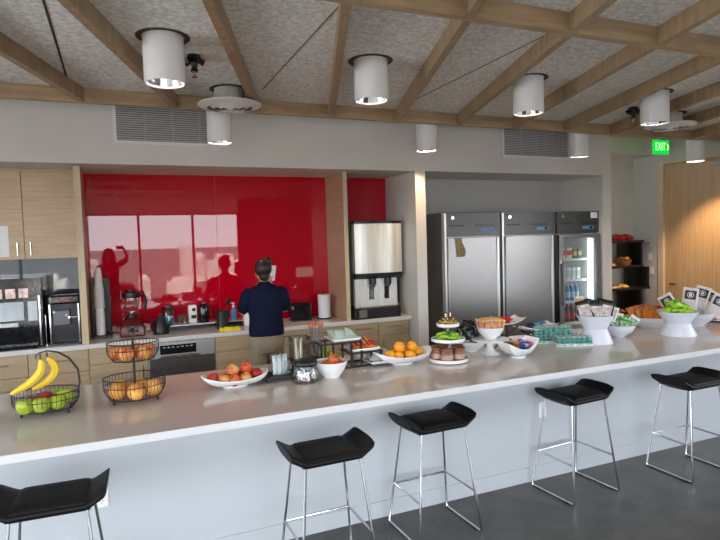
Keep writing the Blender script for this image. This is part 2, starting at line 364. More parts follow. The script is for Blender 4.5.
# rear wall with the windows the red glass mirrors
WX = [-4.95, -3.56, -2.21, -0.85, 0.52, 1.89, 3.12]
sbox('wall_rear_sill', 'wall', XL, 3.12, YB - 0.12, YB, 0, 0.25)
sbox('wall_rear_top', 'wall', XL, 3.12, YB - 0.12, YB, 2.70, 3.46)
M['rear'] = mat('charcoal_wall_paint', (0.10, 0.10, 0.105), 0.6, var=0.03, scale=3)
sbox('wall_rear_right', 'rear', 3.12, 4.72, YB - 0.12, YB, 0, 3.46)
sbox('wall_rear_far', 'rear', 5.32, 6.2, YB - 0.12, YB, 0, 3.46)
sbox('wall_rear_corner', 'rear', 8.0, XR, YB - 0.12, YB, 0, 3.46)
sbox('wall_rear_sill_right', 'rear', 6.2, 8.0, YB - 0.12, YB, 0, 0.25)
sbox('wall_rear_head_right', 'rear', 6.2, 8.0, YB - 0.12, YB, 2.0, 3.46)
sbox('wall_rear_low', 'rear', 4.72, 5.32, YB - 0.12, YB, 0, 0.80)
sbox('wall_rear_high', 'rear', 4.72, 5.32, YB - 0.12, YB, 1.14, 3.46)
def window(idx, x0, x1, y0, y1, z0, z1):
    wn = T('window_%d' % idx, 'floor to ceiling window pane with dark mullions', 'window', ((x0 + x1) / 2, (y0 + y1) / 2, z0)); wn['kind'] = 'structure'
    hx, hy, hz = (x1 - x0) / 2, (y1 - y0) / 2, z1 - z0; g = MB(); f = MB(); t = 0.03
    if hx > hy:
        g.box(-hx, hx, -0.004, 0.004, 0, hz)
        f.box(-hx, -hx + t, -hy, hy, 0, hz).box(hx - t, hx, -hy, hy, 0, hz).box(-hx + t, hx - t, -hy, hy, 0, t).box(-hx + t, hx - t, -hy, hy, hz - t, hz)
    else:
        g.box(-0.004, 0.004, -hy, hy, 0, hz)
        f.box(-hx, hx, -hy, -hy + t, 0, hz).box(-hx, hx, hy - t, hy, 0, hz).box(-hx, hx, -hy + t, hy - t, 0, t).box(-hx, hx, -hy + t, hy - t, hz - t, hz)
    g.build('pane', 'window_glass', wn); f.build('window_frame', 'grey_plastic', wn)
for i in range(6): window(i + 1, WX[i], WX[i + 1], YB - 0.08, YB - 0.02, 0.25, 2.70)
window(13, 6.2, 8.0, YB - 0.08, YB - 0.02, 0.25, 2.0)
for i in range(3): window(14 + i, XR + 0.02, XR + 0.08, -2.2 + i * 4.6 / 3, -2.2 + (i + 1) * 4.6 / 3, 1.0, 2.7)
window(7, 4.72, 5.32, YB - 0.08, YB - 0.02, 0.80, 1.14)
LY = [-2.45, -1.05, 0.35, 1.75, 3.15, 4.6]
for i in range(5): window(8 + i, XL - 0.08, XL - 0.02, LY[i], LY[i + 1], 0.25, 2.70)  # unseen left wall windows, added to bring in more light

# the city below the windows
gz = -50
struct(B(-12000, 12000, -12000, -40, gz - 1, gz).build('ground_terrain', 'forest'))
def tower(x, y, sx, sy, top, m, label, cols=6, rows=14):
    t = T('apartment_tower', label, 'building', (x, y, gz))
    B(-sx / 2, sx / 2, -sy / 2, sy / 2, 0, top - gz).build('wall', m, t)
    wmb = MB()
    for i in range(cols):
        xx = -sx / 2 + sx * (i + 0.5) / cols
        wmb.box(xx - sx / cols * 0.22, xx + sx / cols * 0.22, sy / 2 - 0.1, sy / 2 + 0.15, 8, top - gz - 4)
    wmb.build('window_band', 'city_grey', t)
    B(-sx / 4, sx / 4, -sy / 4, sy / 4, top - gz, top - gz + sx * 0.18).build('roof_block', m, t)
tower(85.5, -786, 19, 20, 3.5, 'city_white', 'tall cream tower mirrored in the red glass')
tower(105, -816, 12, 20, -11, 'city_white', 'shorter block right beside the cream tower in the mirror image')
tower(150, -880, 52, 24, -22, 'city_white', 'long low pale block right of the cream tower in the mirror image', 14)
tower(-27, -730, 9, 16, -13, 'city_white', 'small pale block at the left end of the red glass mirror image', 4)
tower(22.5, -590, 10, 14, -28, 'city_white', 'low pale block between the cream tower and the photographer in the mirror image', 4)
tower(60, -640, 26, 14, -37, 'city_white', 'low roof block below the cream tower in the mirror image', 9)
tower(-32, -300, 16, 20, -13, 'city_white', 'striped white block mirrored in the dark glass over the coffee machine', 9)

# back painted glass splashbacks (each lifts off)
tag(B(-0.36, 1.063, 0, 0.012, 0, 1.725).build('glass_splashback', 'red_glass'), 'large left sheet of glossy red glass behind the counter', 'splashback', 'red glass sheets', loc=(0, 6.735, 0.92))
tag(B(1.066, 2.42, 0, 0.012, 0, 1.725).build('glass_splashback', 'red_glass'), 'large right sheet of glossy red glass behind the worker', 'splashback', 'red glass sheets', loc=(0, 6.735, 0.92))
tag(B(2.475, 3.25, 0, 0.012, 0, 1.725).build('glass_splashback', 'red_glass'), 'narrow sheet of red glass above the ice dispenser', 'splashback', 'red glass sheets', loc=(0, 6.735, 0.92))
tag(B(-3.0, -0.37, 0, 0.012, 0, 0.84).build('glass_splashback', 'dark_glass'), 'dark blue grey glass sheet behind the coffee machines', 'splashback', loc=(0, 6.735, 0.92))

# ================================================================ CEILING FIXTURES
def pendant(label, x, y, zb, zt, warm, energy, r=0.130, collar=True):
    t = T('cylinder_light', label, 'ceiling light', (x, y, zb), group='white cylinder ceiling lights')
    H = zt - zb
    MB().lathe([(r - 0.012, H), (r, H), (r, 0.004), (r - 0.002, 0), (r - 0.010, 0), (r - 0.012, 0.01)], n=48, close=True).build('housing', 'white', t)
    rf = MB().lathe([(r - 0.011, 0.012), (r - 0.03, 0.07), (r - 0.07, 0.13), (0.03, 0.14), (0.001, 0.14)], n=18, cap=False).build('reflector', 'reflector', t, angle=4)
    MB().lathe([(0.001, 0.125), (0.028, 0.125), (0.028, 0.139)], n=24).build('lens', 'lamp_glow', rf)
    if collar:
        MB().lathe([(r + 0.004, H + 0.002), (r + 0.040, H + 0.002), (r + 0.040, H - 0.003), (r + 0.004, H - 0.003)], n=40, close=True).build('collar', 'stem_brown', t)
    d = bpy.data.lights.new('spot', 'SPOT'); d.energy = energy; d.color = warm; d.spot_size = math.radians(100); d.spot_blend = 0.5; d.shadow_soft_size = 0.05
    o = bpy.data.objects.new('spot', d); COL.objects.link(o); o.parent = t; o.location = (0, 0, 0.10)
    return t
W1 = (1, 0.80, 0.60)
for lb, x, y in (('large white cylinder light above the banana basket, nearest of all', 0.335, 3.96), ('large white cylinder light above the apple dish and ice dispenser', 1.835, 4.0),
                 ('large white cylinder light in front of the fridge niche', 3.35, 4.03), ('large white cylinder light with a disc air diffuser behind it', 4.92, 4.06)):
    pendant(lb, x, y, 2.91, ZF, W1, 16)
for lb, x, e in (('white cylinder light in front of the left wall vent', 0.955, 20), ('white cylinder light above the wall pier beside the fridges', 3.24, 55),
                 ('white cylinder light beside the right wall vent', 5.46, 22), ('white cylinder light near the oak door', 7.62, 170)):
    pendant(lb, x, 5.62, 2.83, 3.36, (1, 0.66, 0.40) if e > 50 else W1, e, 0.118)

def diffuser(x, y, label, z=3.06):
    t = T('air_diffuser', label, 'air diffuser', (x, y, z), group='round ceiling air diffusers')
    for i, (a, b_) in enumerate(((0.275, 0.195), (0.18, 0.135), (0.12, 0.08), (0.065, 0.02))):
        MB().lathe([(a, 0.016), (b_, -0.012 - i * 0.004), (b_, -0.018 - i * 0.004), (a, 0.008)], n=48, close=True).build('ring', 'diff', t)
    MB().lathe([(0.13, 0.02), (0.13, ZF - z), (0.115, ZF - z), (0.115, 0.02)], n=40, close=True).build('neck', 'midgrey_light', t)
    MB().lathe([(0.25, 0.016), (0.25, 0.022), (0.001, 0.022)], n=40).build('back_plate', 'midgrey', t)
    MB().lathe([(0.17, ZF - z - 0.004), (0.17, ZF - z + 0.002), (0.131, ZF - z + 0.002), (0.131, ZF - z - 0.004)], n=40, close=True).build('collar', 'stem_brown', t)
M['midgrey_light'] = mat('galvanised_duct', (0.5, 0.5, 0.47), 0.5, var=0.1, scale=8)
diffuser(0.965, 5.10, 'round stepped air diffuser near the left wall vent')
diffuser(5.97, 4.72, 'round stepped air diffuser behind the fourth front light')

def sprinkler(x, y, label, s=1.0):
    t = T('ceiling_sprinkler', label, 'sprinkler', (x, y, ZF), group='black ceiling sprinklers')
    MB().lathe([(0.035, 0.002), (0.035, -0.012), (0.02, -0.03), (0.014, -0.07), (0.02, -0.075), (0.02, -0.09), (0.001, -0.09)], n=20).build('body', 'black', t)
    m = MB()
    for a in range(5):
        q = a * 2 * PI / 5; m.bar((0.014 * math.cos(q), 0.014 * math.sin(q), -0.02), (0.055 * math.cos(q), 0.055 * math.sin(q), -0.04), 0.022, 0.03)
    m.build('bracket', 'black', t)
    MB().lathe([(0.001, -0.115), (0.016, -0.115), (0.016, -0.12), (0.001, -0.12)], n=16).cyl((0, 0, -0.09), (0, 0, -0.116), 0.006).build('deflector', 'chrome', t)
    t.scale = (s,) * 3
sprinkler(0.565, 4.27, 'black sprinkler head hanging beside the nearest cylinder light', 1.3)
sprinkler(5.25, 4.60, 'black sprinkler head left of the fourth front cylinder light', 1.3)

def vent(x0, x1, label):
    t = T('wall_vent', label, 'air vent', ((x0 + x1) / 2, 5.93, 2.87), group='slatted wall vents')
    hx = (x1 - x0) / 2
    B(-hx, hx, -0.006, 0.0, 0, 0.36).build('backing', 'vent_dark', t)
    MB().box(-hx - 0.03, hx + 0.03, -0.016, 0, -0.03, 0).box(-hx - 0.03, hx + 0.03, -0.016, 0, 0.36, 0.39).box(-hx - 0.03, -hx, -0.016, 0, 0, 0.36).box(hx, hx + 0.03, -0.016, 0, 0, 0.36).build('frame', 'white', t)
    m = MB()
    for i in range(17): m.box(-hx, hx, -0.016, -0.006, 0.006 + i * 0.021, 0.018 + i * 0.021, rot=(0.5, 0, 0))
    m.build('slats', 'vent_slat', t)
    for q in (-0.5, 0, 0.5): B(q * hx * 1.0 - 0.004, q * hx * 1.0 + 0.004, -0.02, -0.014, 0, 0.36).build('mullion', 'vent_slat', t)
vent(0.04, 1.06, 'long slatted air vent high on the wall at the left')
vent(4.53, 5.56, 'long slatted air vent high on the wall above the fridges')

# exit sign
ex = T('exit_sign', 'green lit exit sign hanging near the oak door', 'exit sign', (7.54, 6.10, 3.0))
B(-0.155, 0.155, 0, 0.04, 0, 0.21).build('housing', 'exit_green', ex, bevel=0.006)
def text(s, size, parent, loc, rot, m, name='lettering', ext=0.002, align='CENTER', sx=1):
    d = bpy.data.curves.new(name, 'FONT'); d.body = s; d.size = size; d.extrude = ext; d.align_x = align; d.align_y = 'CENTER'
    d.materials.append(M[m]); tmp = bpy.data.objects.new(name, d); COL.objects.link(tmp)
    bpy.context.view_layer.update(); me = bpy.data.meshes.new_from_object(tmp.evaluated_get(bpy.context.evaluated_depsgraph_get())); bpy.data.objects.remove(tmp)
    o = bpy.data.objects.new(name, me); COL.objects.link(o); o.parent = parent; o.location = loc; o.rotation_euler = rot; o.scale = (sx, 1, 1); return o
text('EXIT', 0.17, ex, (-0.03, -0.003, 0.105), (PI / 2, 0, 0), 'exit_letter', sx=0.62)
MB().prism([(0.105, 0.055), (0.12, 0.055), (0.148, 0.105), (0.12, 0.155), (0.105, 0.155), (0.13, 0.105)], -0.004, 0.0).build('arrow', 'exit_letter', ex)
MB().cyl((-0.05, 0.02, 0.21), (-0.05, 0.02, 0.36), 0.012).build('stem', 'white', ex)
# switch plates on the right wall
def plate(y, z, label, rocker=True):
    t = T('switch_plate', label, 'light switch', (XR, y, z), group='wall plates by the oak door')
    B(-0.008, 0, -0.04, 0.04, -0.06, 0.06).build('plate', 'white', t, bevel=0.002)
    B(-0.014, -0.008, -0.016, 0.016, -0.033, 0.033).build('rocker', 'paper', t)
plate(6.86, 1.43, 'upper white switch plate left of the oak door'); plate(6.83, 1.20, 'lower white switch plate left of the oak door')
# ================================================================ BACK COUNTER
def handle_bar(x0, x1, z, y, parent, vert=False):
    m = MB()
    if vert: m.cyl((x0, y - 0.03, z), (x0, y - 0.03, x1), 0.006, n=10).cyl((x0, y, z + 0.015), (x0, y - 0.03, z + 0.015), 0.005, n=8).cyl((x0, y, x1 - 0.015), (x0, y - 0.03, x1 - 0.015), 0.005, n=8)
    else: m.cyl((x0, y - 0.03, z), (x1, y - 0.03, z), 0.006, n=10).cyl((x0 + 0.015, y, z), (x0 + 0.015, y - 0.03, z), 0.005, n=8).cyl((x1 - 0.015, y, z), (x1 - 0.015, y - 0.03, z), 0.005, n=8)
    return m.build('handle', 'chrome', parent)
def base_cab(x0, x1, kind, label, m='oak_base'):
    t = T('base_cabinet', label, 'cabinet', ((x0 + x1) / 2, 6.14, 0), group='oak base cabinets under the back counter')
    hx = (x1 - x0) / 2 - 0.001
    B(-hx, hx, 0.022, 0.60, 0.10, 0.868).build('body', m, t)
    B(-hx, hx, 0.07, 0.58, 0, 0.10).build('toe_kick', 'black', t)
    def front(nm, a, b, z0, z1, hand=None):
        d = B(a + 0.002, b - 0.002, 0, 0.02, z0 + 0.002, z1 - 0.002).build(nm, m, t, bevel=0.0015)
        if hand == 'h': handle_bar((a + b) / 2 - 0.10, (a + b) / 2 + 0.10, (z0 + z1) / 2 + 0.02, 0, d)
        if hand == 'vl': handle_bar(a + 0.05, z1 - 0.05, z1 - 0.22, 0, d, True)
        if hand == 'vr': handle_bar(b - 0.05, z1 - 0.05, z1 - 0.22, 0, d, True)
    if kind == 'drawers':
        front('drawer', -hx, hx, 0.65, 0.868, 'h'); front('drawer', -hx, hx, 0.38, 0.65, 'h'); front('drawer', -hx, hx, 0.10, 0.38, 'h')
    elif kind == 'door': front('drawer', -hx, hx, 0.70, 0.868, 'h'); front('door', -hx, hx, 0.10, 0.70, 'vl')
    elif kind == 'panel': front('false_front', -hx, hx, 0.70, 0.868); front('door', -hx, hx, 0.10, 0.70, 'vr')
    elif kind == 'door_r': front('drawer', -hx, hx, 0.70, 0.868, 'h'); front('door', -hx, hx, 0.10, 0.70, 'vr')
    return t
base_cab(-1.88, -1.36, 'drawers', 'oak drawer cabinet left of the one under the big coffee machine')
base_cab(-1.36, -0.835, 'drawers', 'oak drawer cabinet under the big coffee machine at the left edge')
base_cab(-0.835, -0.315, 'drawers', 'oak drawer cabinet under the small black coffee brewer')
base_cab(-0.315, 0.23, 'panel', 'oak cabinet under the cups and red blender, left of the dishwasher')
base_cab(0.90, 1.52, 'panel', 'oak cabinet with plain front just right of the dishwasher')
base_cab(1.52, 1.98, 'door', 'oak cabinet right of the worker')
base_cab(1.98, 2.42, 'door_r', 'oak cabinet under the paper towel holder')
base_cab(2.42, 2.825, 'door_r', 'oak cabinet under the left half of the ice dispenser')
base_cab(2.825, 3.235, 'door', 'oak cabinet under the right half of the ice dispenser')
# dishwasher
dw = T('dishwasher', 'stainless dishwasher with dark grip panel under the back counter', 'dishwasher', (0.565, 6.14, 0))
B(-0.33, 0.33, 0.03, 0.60, 0.08, 0.866).build('body', 'midgrey', dw)
B(-0.33, 0.33, -0.005, 0.028, 0.10, 0.69).build('door', 'steel', dw, bevel=0.004)
cp = B(-0.33, 0.33, -0.01, 0.028, 0.695, 0.864).build('control_panel', 'steel_light', dw, bevel=0.004)
cp.data.materials[0] = M['steel_light']
B(-0.22, 0.14, -0.016, -0.0105, 0.735, 0.83).build('grip_recess', 'black_gloss', cp)
mb_ = MB()
for i in range(7): mb_.box(-0.19 + i * 0.045, -0.165 + i * 0.045, -0.018, -0.0165, 0.80, 0.812)
mb_.build('buttons', 'midgrey', cp)
MB().tube([(-0.24, -0.008, 0.712), (-0.22, -0.035, 0.715), (0.16, -0.035, 0.715), (0.18, -0.008, 0.712)], 0.010).build('handle', 'chrome', dw)
B(-0.33, 0.33, 0.06, 0.55, 0, 0.08).build('toe_kick', 'black', dw)

tag(B(-2.0, 3.25, 0, 0.63, 0.87, 0.914).build('back_worktop', 'quartz_white', bevel=0.003), 'long white quartz worktop of the back counter', 'worktop', loc=(0, 6.10, 0))
tag(MB().mat('oak_panel').box(-0.03, 0.03, 0.004, 0.60, 0, 1.731).mat('oak_edge').box(-0.03, 0.03, 0, 0.004, 0, 1.731).build('tall_end_panel'),
    'tall oak end panel at the left end of the red glass', 'panel', loc=(-0.335, 6.14, 0.914), group='oak end panels')
tag(MB().mat('oak_panel').box(-0.025, 0.025, 0.004, 0.60, 0, 1.731).mat('oak_edge').box(-0.025, 0.025, 0, 0.004, 0, 1.731).build('tall_end_panel'),
    'tall oak end panel between the red glass and the ice dispenser', 'panel', loc=(2.445, 6.14, 0.914), group='oak end panels')

def upper_cab(x0, x1, label, hx_):
    t = T('wall_cabinet', label, 'cabinet', ((x0 + x1) / 2, 6.40, 1.762), group='oak wall cabinets')
    hx = (x1 - x0) / 2 - 0.001
    B(-hx, hx, 0.022, 0.33, 0, 0.85).build('body', 'oak_x', t)
    d = B(-hx + 0.002, hx - 0.002, 0, 0.02, 0, 0.85).build('door', 'oak_x', t, bevel=0.0015)
    MB().cyl((hx_ * (hx - 0.055), -0.03, 0.035), (hx_ * (hx - 0.055), -0.03, 0.165), 0.007, n=10).cyl((hx_ * (hx - 0.055), 0, 0.05), (hx_ * (hx - 0.055), -0.03, 0.05), 0.005, n=8).cyl((hx_ * (hx - 0.055), 0, 0.15), (hx_ * (hx - 0.055), -0.03, 0.15), 0.005, n=8).build('handle', 'chrome', d)
upper_cab(-0.84, -0.368, 'oak wall cabinet nearest the red glass', -1)
upper_cab(-1.31, -0.84, 'oak wall cabinet with a white notice taped on', 1)
upper_cab(-1.78, -1.31, 'oak wall cabinet at the far left edge', -1)
struct(B(-1.8, -0.365, 6.42, 6.73, 2.614, 2.645).build('trim_60', 'oak_x'))
nt_ = T('paper_notice', 'white paper notice taped on the left wall cabinet door', 'notice', (-1.07, 6.396, 1.79))
B(-0.10, 0.10, 0, 0.002, 0, 0.30).build('sheet', 'paper', nt_)
m_ = MB()
for i in range(11): m_.box(-0.08, -0.08 + rnd.uniform(0.05, 0.15), -0.002, 0, 0.03 + i * 0.022, 0.034 + i * 0.022)
m_.build('print_lines', 'grey_ink', nt_)

# ---------------------------------------------------------------- coffee machines
cm = T('coffee_machine', 'large black coffee machine with four lit product windows at the left edge', 'coffee machine', (-1.0, 6.20, 0.914))
B(-0.36, 0.31, 0.02, 0.45, 0.0, 0.67).build('body', 'black_gloss', cm, bevel=0.012)
B(-0.36, 0.31, -0.01, 0.02, 0.50, 0.67).build('top_panel', 'black_gloss', cm, bevel=0.006)
for i in range(5):
    x = -0.33 + i * 0.106
    p_ = B(x + 0.02, x + 0.10, -0.016, -0.0105, 0.487, 0.575).build('product_window', 'cream', cm)
    p_.data.materials[0] = M['prod%d' % (i % 2)] if 'prod%d' % (i % 2) in M else M.setdefault('prod%d' % (i % 2), mat('lit_product_card_%d' % i, (0.8, 0.62, 0.58) if i % 2 else (0.7, 0.66, 0.64), 0.3, emit=(0.9, 0.7, 0.65), estr=0.25, col2=(0.35, 0.18, 0.14), scale=22))
B(-0.30, 0.15, 0.0, 0.019, 0.27, 0.45).build('door_panel', 'pale_gloss', cm, bevel=0.004)
B(0.18, 0.262, 0.0, 0.019, 0.26, 0.45).build('side_door_panel', 'pale_gloss', cm, bevel=0.004)
B(-0.30, 0.10, -0.03, 0.019, 0.215, 0.255).build('spout_bar', 'pale_grey', cm, bevel=0.006)
B(0.272, 0.288, -0.006, 0.019, 0.02, 0.66).build('chrome_strip', 'chrome', cm, bevel=0.003)
B(-0.30, 0.25, -0.06, 0.019, 0.0, 0.035).build('drip_tray', 'black_gloss', cm, bevel=0.004)
cb = T('coffee_brewer', 'small black coffee brewer with grey front, next to the end panel', 'coffee machine', (-0.52, 6.22, 0.914))
B(-0.13, 0.15, 0.08, 0.40, 0.0, 0.49).build('body', 'black', cb, bevel=0.01)
B(-0.135, 0.155, -0.01, 0.36, 0.40, 0.49).build('top_housing', 'black_gloss', cb, bevel=0.02)
B(-0.125, -0.112, 0.0, 0.08, 0.0, 0.40).build('side_post', 'chrome', cb); B(0.125, 0.138, 0.0, 0.08, 0.0, 0.40).build('side_post', 'chrome', cb)
B(-0.10, 0.055, 0.02, 0.08, 0.19, 0.34).build('control_panel', 'grey_plastic', cb, bevel=0.01)
B(-0.04, 0.06, -0.014, -0.008, 0.425, 0.435).build('name_strip', 'bright_red', cb)
MB().ball((-0.082, 0.016, 0.325), 0.013).ball((0.025, 0.016, 0.29), 0.013).build('button', 'white', cb)
MB().cyl((0.05, 0.07, 0.27), (0.05, -0.02, 0.27), 0.012).cyl((0.05, -0.02, 0.27), (0.12, -0.02, 0.27), 0.007).build('tap', 'chrome', cb)
B(-0.14, 0.145, -0.01, 0.09, 0, 0.03).build('drip_tray', 'black_gloss', cb, bevel=0.004)
tr_ = T('grinder_block', 'narrow black milk cooler between the two coffee machines', 'milk cooler', (-0.679, 6.26, 0.914))
B(-0.008, 0.0, 0.0, 0.30, 0.0, 0.30).build('side_panel', 'black', tr_)
B(-0.004, 0.0, -0.003, 0.0, 0.0, 0.30).build('hinge_strip', 'chrome', tr_)

# ---------------------------------------------------------------- cup tower
ct = T('cup_dispenser', 'black holder with tall stacks of paper cups beside the left end panel', 'cup dispenser', (-0.20, 6.52, 0.914))
MB().box(-0.085, 0.10, -0.09, 0.10, 0, 0.03).box(-0.085, 0.10, 0.07, 0.10, 0.03, 0.62).box(0.08, 0.10, -0.06, 0.10, 0.03, 0.62).build('holder', 'black', ct, bevel=0.005)
def cup(m, name='paper_cup'):
    return MB().lathe([(0.001, 0), (0.030, 0), (0.043, 0.112), (0.046, 0.115), (0.043, 0.118), (0.041, 0.112), (0.0285, 0.004), (0.001, 0.004)], n=24).build(name, m)
k_ = cup('cup_white')
for i in range(18):
    q = k_ if i == 0 else k_.copy()
    if i: COL.objects.link(q)
    tag(q, 'white paper cup in the lower stack beside the red blender', 'paper cup', 'white paper cups in the lower stack', loc=(-0.205, 6.50, 0.945 + 0.115 + i * 0.0135), rot=(PI, 0, 0))
k_ = cup('cup_beige')
for i in range(26):
    q = k_ if i == 0 else k_.copy()
    if i: COL.objects.link(q)
    sc = 1.12 if i < 18 else 0.92
    q.scale = (sc, sc, 1)
    tag(q, 'beige paper cup in the upper stack beside the red glass', 'paper cup', 'beige paper cups in the upper stack', loc=(-0.205, 6.50, 1.255 + 0.085 + i * 0.0115 + (0.02 if i >= 18 else 0)), rot=(PI, 0, 0))

# ---------------------------------------------------------------- blender
bl = T('blender', 'dark red countertop blender with clear jar and black lid', 'blender', (0.10, 6.46, 0.914))
MB().rings([[(sx * w_, sy * d_, z) for sx, sy in ((-1, -1), (1, -1), (1, 1), (-1, 1))] for z, w_, d_ in ((0, 0.125, 0.12), (0.10, 0.12, 0.115), (0.17, 0.085, 0.09), (0.195, 0.07, 0.075))]).build('base', 'dish_red', bl, bevel=0.015)
B(-0.05, 0.055, -0.125, -0.10, 0.05, 0.12, rot=(-0.05, 0, 0)).build('control_panel', 'black_gloss', bl, bevel=0.005)
MB().cyl((0.0, -0.12, 0.085), (0.0, -0.14, 0.085), 0.018).build('knob', 'chrome', bl)
MB().cyl((0, 0, 0.195), (0, 0, 0.225), 0.06).build('coupling', 'black', bl)
jar = MB().rings([[(math.cos(a) * r, math.sin(a) * r, z) for a in [PI / 4 + q * PI / 10 for q in range(20)]] for z, r in ((0.225, 0.058), (0.24, 0.066), (0.40, 0.085), (0.41, 0.085))]).build('jar', 'clear', bl)
MB().lathe([(0.001, 0.405), (0.088, 0.405), (0.092, 0.42), (0.088, 0.455), (0.055, 0.46), (0.05, 0.485), (0.001, 0.485)], n=24).build('lid', 'black', bl)
MB().tube([(0.08, -0.01, 0.42), (0.135, -0.02, 0.415), (0.145, -0.02, 0.36), (0.135, -0.02, 0.29), (0.125, -0.02, 0.275)], [0.014, 0.016, 0.017, 0.015, 0.012]).build('handle', 'black', bl)
MB().tube([(0, 0, 0.23), (0, 0, 0.26)], 0.012).bar((-0.03, 0, 0.255), (0.03, 0, 0.26), 0.012, 0.003).build('blade', 'chrome', bl)

# kettle / carafe
kt = T('kettle', 'matte black conical kettle right of the blender', 'kettle', (0.385, 6.40, 0.914))
MB().lathe([(0.001, 0), (0.078, 0), (0.082, 0.015), (0.072, 0.07), (0.050, 0.15), (0.042, 0.175), (0.03, 0.19), (0.001, 0.192)], n=28).build('body', 'black', kt)
MB().lathe([(0.018, 0.19), (0.02, 0.205), (0.014, 0.222), (0.001, 0.225)], n=16).build('lid_knob', 'black', kt)
MB().tube([(-0.055, 0, 0.15), (-0.10, 0, 0.14), (-0.11, 0, 0.08), (-0.08, 0, 0.04)], 0.011).build('handle', 'black', kt)
MB().tube([(0.06, 0, 0.06), (0.10, 0, 0.10), (0.115, 0, 0.155)], [0.018, 0.012, 0.008]).build('spout', 'black', kt)

# riser shelf
rs = T('riser_shelf', 'low black shelf with bright front edge standing along the red glass', 'shelf riser', (0.83, 6.60, 0.914))
B(-0.47, 0.50, -0.12, 0.11, 0.055, 0.068).build('shelf_board', 'steel_light', rs, bevel=0.002)
B(-0.46, -0.44, -0.11, 0.10, 0, 0.055).build('foot', 'black', rs); B(0.46, 0.48, -0.11, 0.10, 0, 0.055).build('foot', 'black', rs)
B(-0.44, 0.46, 0.06, 0.08, 0.0, 0.055).build('back_rail', 'black', rs)
RZ = 0.914 + 0.068
cn = T('canister', 'glass canister with blue label and black lid', 'canister', (0.475, 6.55, RZ))
MB().lathe([(0.001, 0), (0.058, 0), (0.060, 0.17), (0.055, 0.18)], n=28).build('jar', 'clear', cn)
MB().lathe([(0.001, 0.004), (0.0565, 0.004), (0.0565, 0.10), (0.001, 0.102)], n=28).build('blue_contents', 'sky_blue', cn)
MB().lathe([(0.001, 0.104), (0.055, 0.104), (0.055, 0.165), (0.001, 0.165)], n=28).build('dark_contents', 'dark_brown', cn)
MB().lathe([(0.001, 0.18), (0.064, 0.18), (0.066, 0.185), (0.064, 0.21), (0.001, 0.212)], n=28).build('lid', 'black', cn)
# glasses on the riser
gl = T('drinking_glass', 'clear glass standing on the riser shelf between canister and thermos', 'glass', (0.585, 6.56, RZ))
MB().lathe([(0.001, 0), (0.028, 0), (0.033, 0.10), (0.031, 0.10), (0.026, 0.006), (0.001, 0.006)], n=20).build('bowl', 'clear', gl)
dup(gl, (0.645, 6.58, RZ), label='clear glass nearest the white grinder on the riser shelf')
wg = T('coffee_grinder', 'small white and black coffee grinder on the riser shelf', 'grinder', (0.735, 6.59, RZ))
B(-0.045, 0.045, -0.04, 0.05, 0, 0.20).build('body', 'white', wg, bevel=0.012)
B(-0.02, 0.035, -0.044, -0.038, 0.05, 0.09).build('chute', 'black', wg); MB().cyl((0.01, -0.05, 0.15), (0.01, -0.04, 0.15), 0.02).build('dial', 'black', wg)
th = T('thermos', 'black cylindrical thermos on the riser shelf', 'thermos', (0.855, 6.57, RZ))
MB().lathe([(0.001, 0), (0.055, 0), (0.057, 0.01), (0.057, 0.17), (0.05, 0.19), (0.03, 0.205), (0.03, 0.22), (0.001, 0.222)], n=28).build('body', 'black_gloss', th)
MB().tube([(0.05, -0.01, 0.17), (0.085, -0.015, 0.16), (0.085, -0.015, 0.07), (0.055, -0.01, 0.05)], 0.009).build('handle', 'black', th)
uc = T('utensil_crock', 'black utensil crock with a spatula, right of the riser items', 'utensil holder', (1.035, 6.40, 0.914))
MB().lathe([(0.001, 0), (0.068, 0), (0.070, 0.20), (0.066, 0.20), (0.062, 0.01), (0.001, 0.01)], n=28).build('crock', 'black', uc)
tag(MB().tube([(0, 0, 0.012), (0.045, 0.02, 0.20), (0.075, 0.03, 0.26)], 0.006).box(0.06, 0.10, 0.025, 0.035, 0.25, 0.32, rot=(0, 0.4, 0)).build('spatula', 'black'), 'black spatula standing in the utensil crock', 'spatula', loc=(1.025, 6.40, 0.9245))
sb = T('spray_bottle', 'clear blue soap pump bottle right of the utensil crock', 'soap bottle', (1.195, 6.60, 0.914 + 0.0685))
MB().lathe([(0.001, 0), (0.034, 0), (0.036, 0.08), (0.030, 0.11), (0.014, 0.13), (0.014, 0.14), (0.001, 0.14)], n=24).build('bottle', 'mid_blue', sb)
MB().lathe([(0.016, 0.14), (0.016, 0.16), (0.006, 0.165), (0.006, 0.185), (0.001, 0.185)], n=16).bar((-0.03, 0, 0.188), (0.012, 0, 0.188), 0.014, 0.010).build('pump', 'white', sb)
wc = T('white_mug', 'white beaker left of the worker', 'beaker', (1.315, 6.45, 0.914))
MB().lathe([(0.001, 0), (0.038, 0), (0.040, 0.14), (0.034, 0.165), (0.001, 0.168)], n=24).build('beaker_body', 'white', wc)
MB().tube([(0.036, 0, 0.13), (0.07, 0, 0.12), (0.07, 0, 0.05), (0.036, 0, 0.04)], 0.006).build('handle', 'white', wc)
# yellow cloth
def cloth(u, v, s):
    x = (u - 0.5) * 0.20; y = (v - 0.5) * 0.12
    z = 0.012 + 0.022 * abs(math.sin(u * 9 + v * 3)) * (1 - (2 * v - 1) ** 2) + 0.008 * math.sin(v * 17 + u * 5)
    z = max(z, 0.005)
    return (x + 0.012 * math.sin(v * 9), y + 0.015 * math.sin(u * 8), z if s else 0.0)
tag(MB().grid(cloth, 24, 14).build('cleaning_cloth', 'cloth_yellow'), 'crumpled yellow cleaning cloth on the back worktop edge', 'cloth', loc=(1.08, 6.22, 0.915))
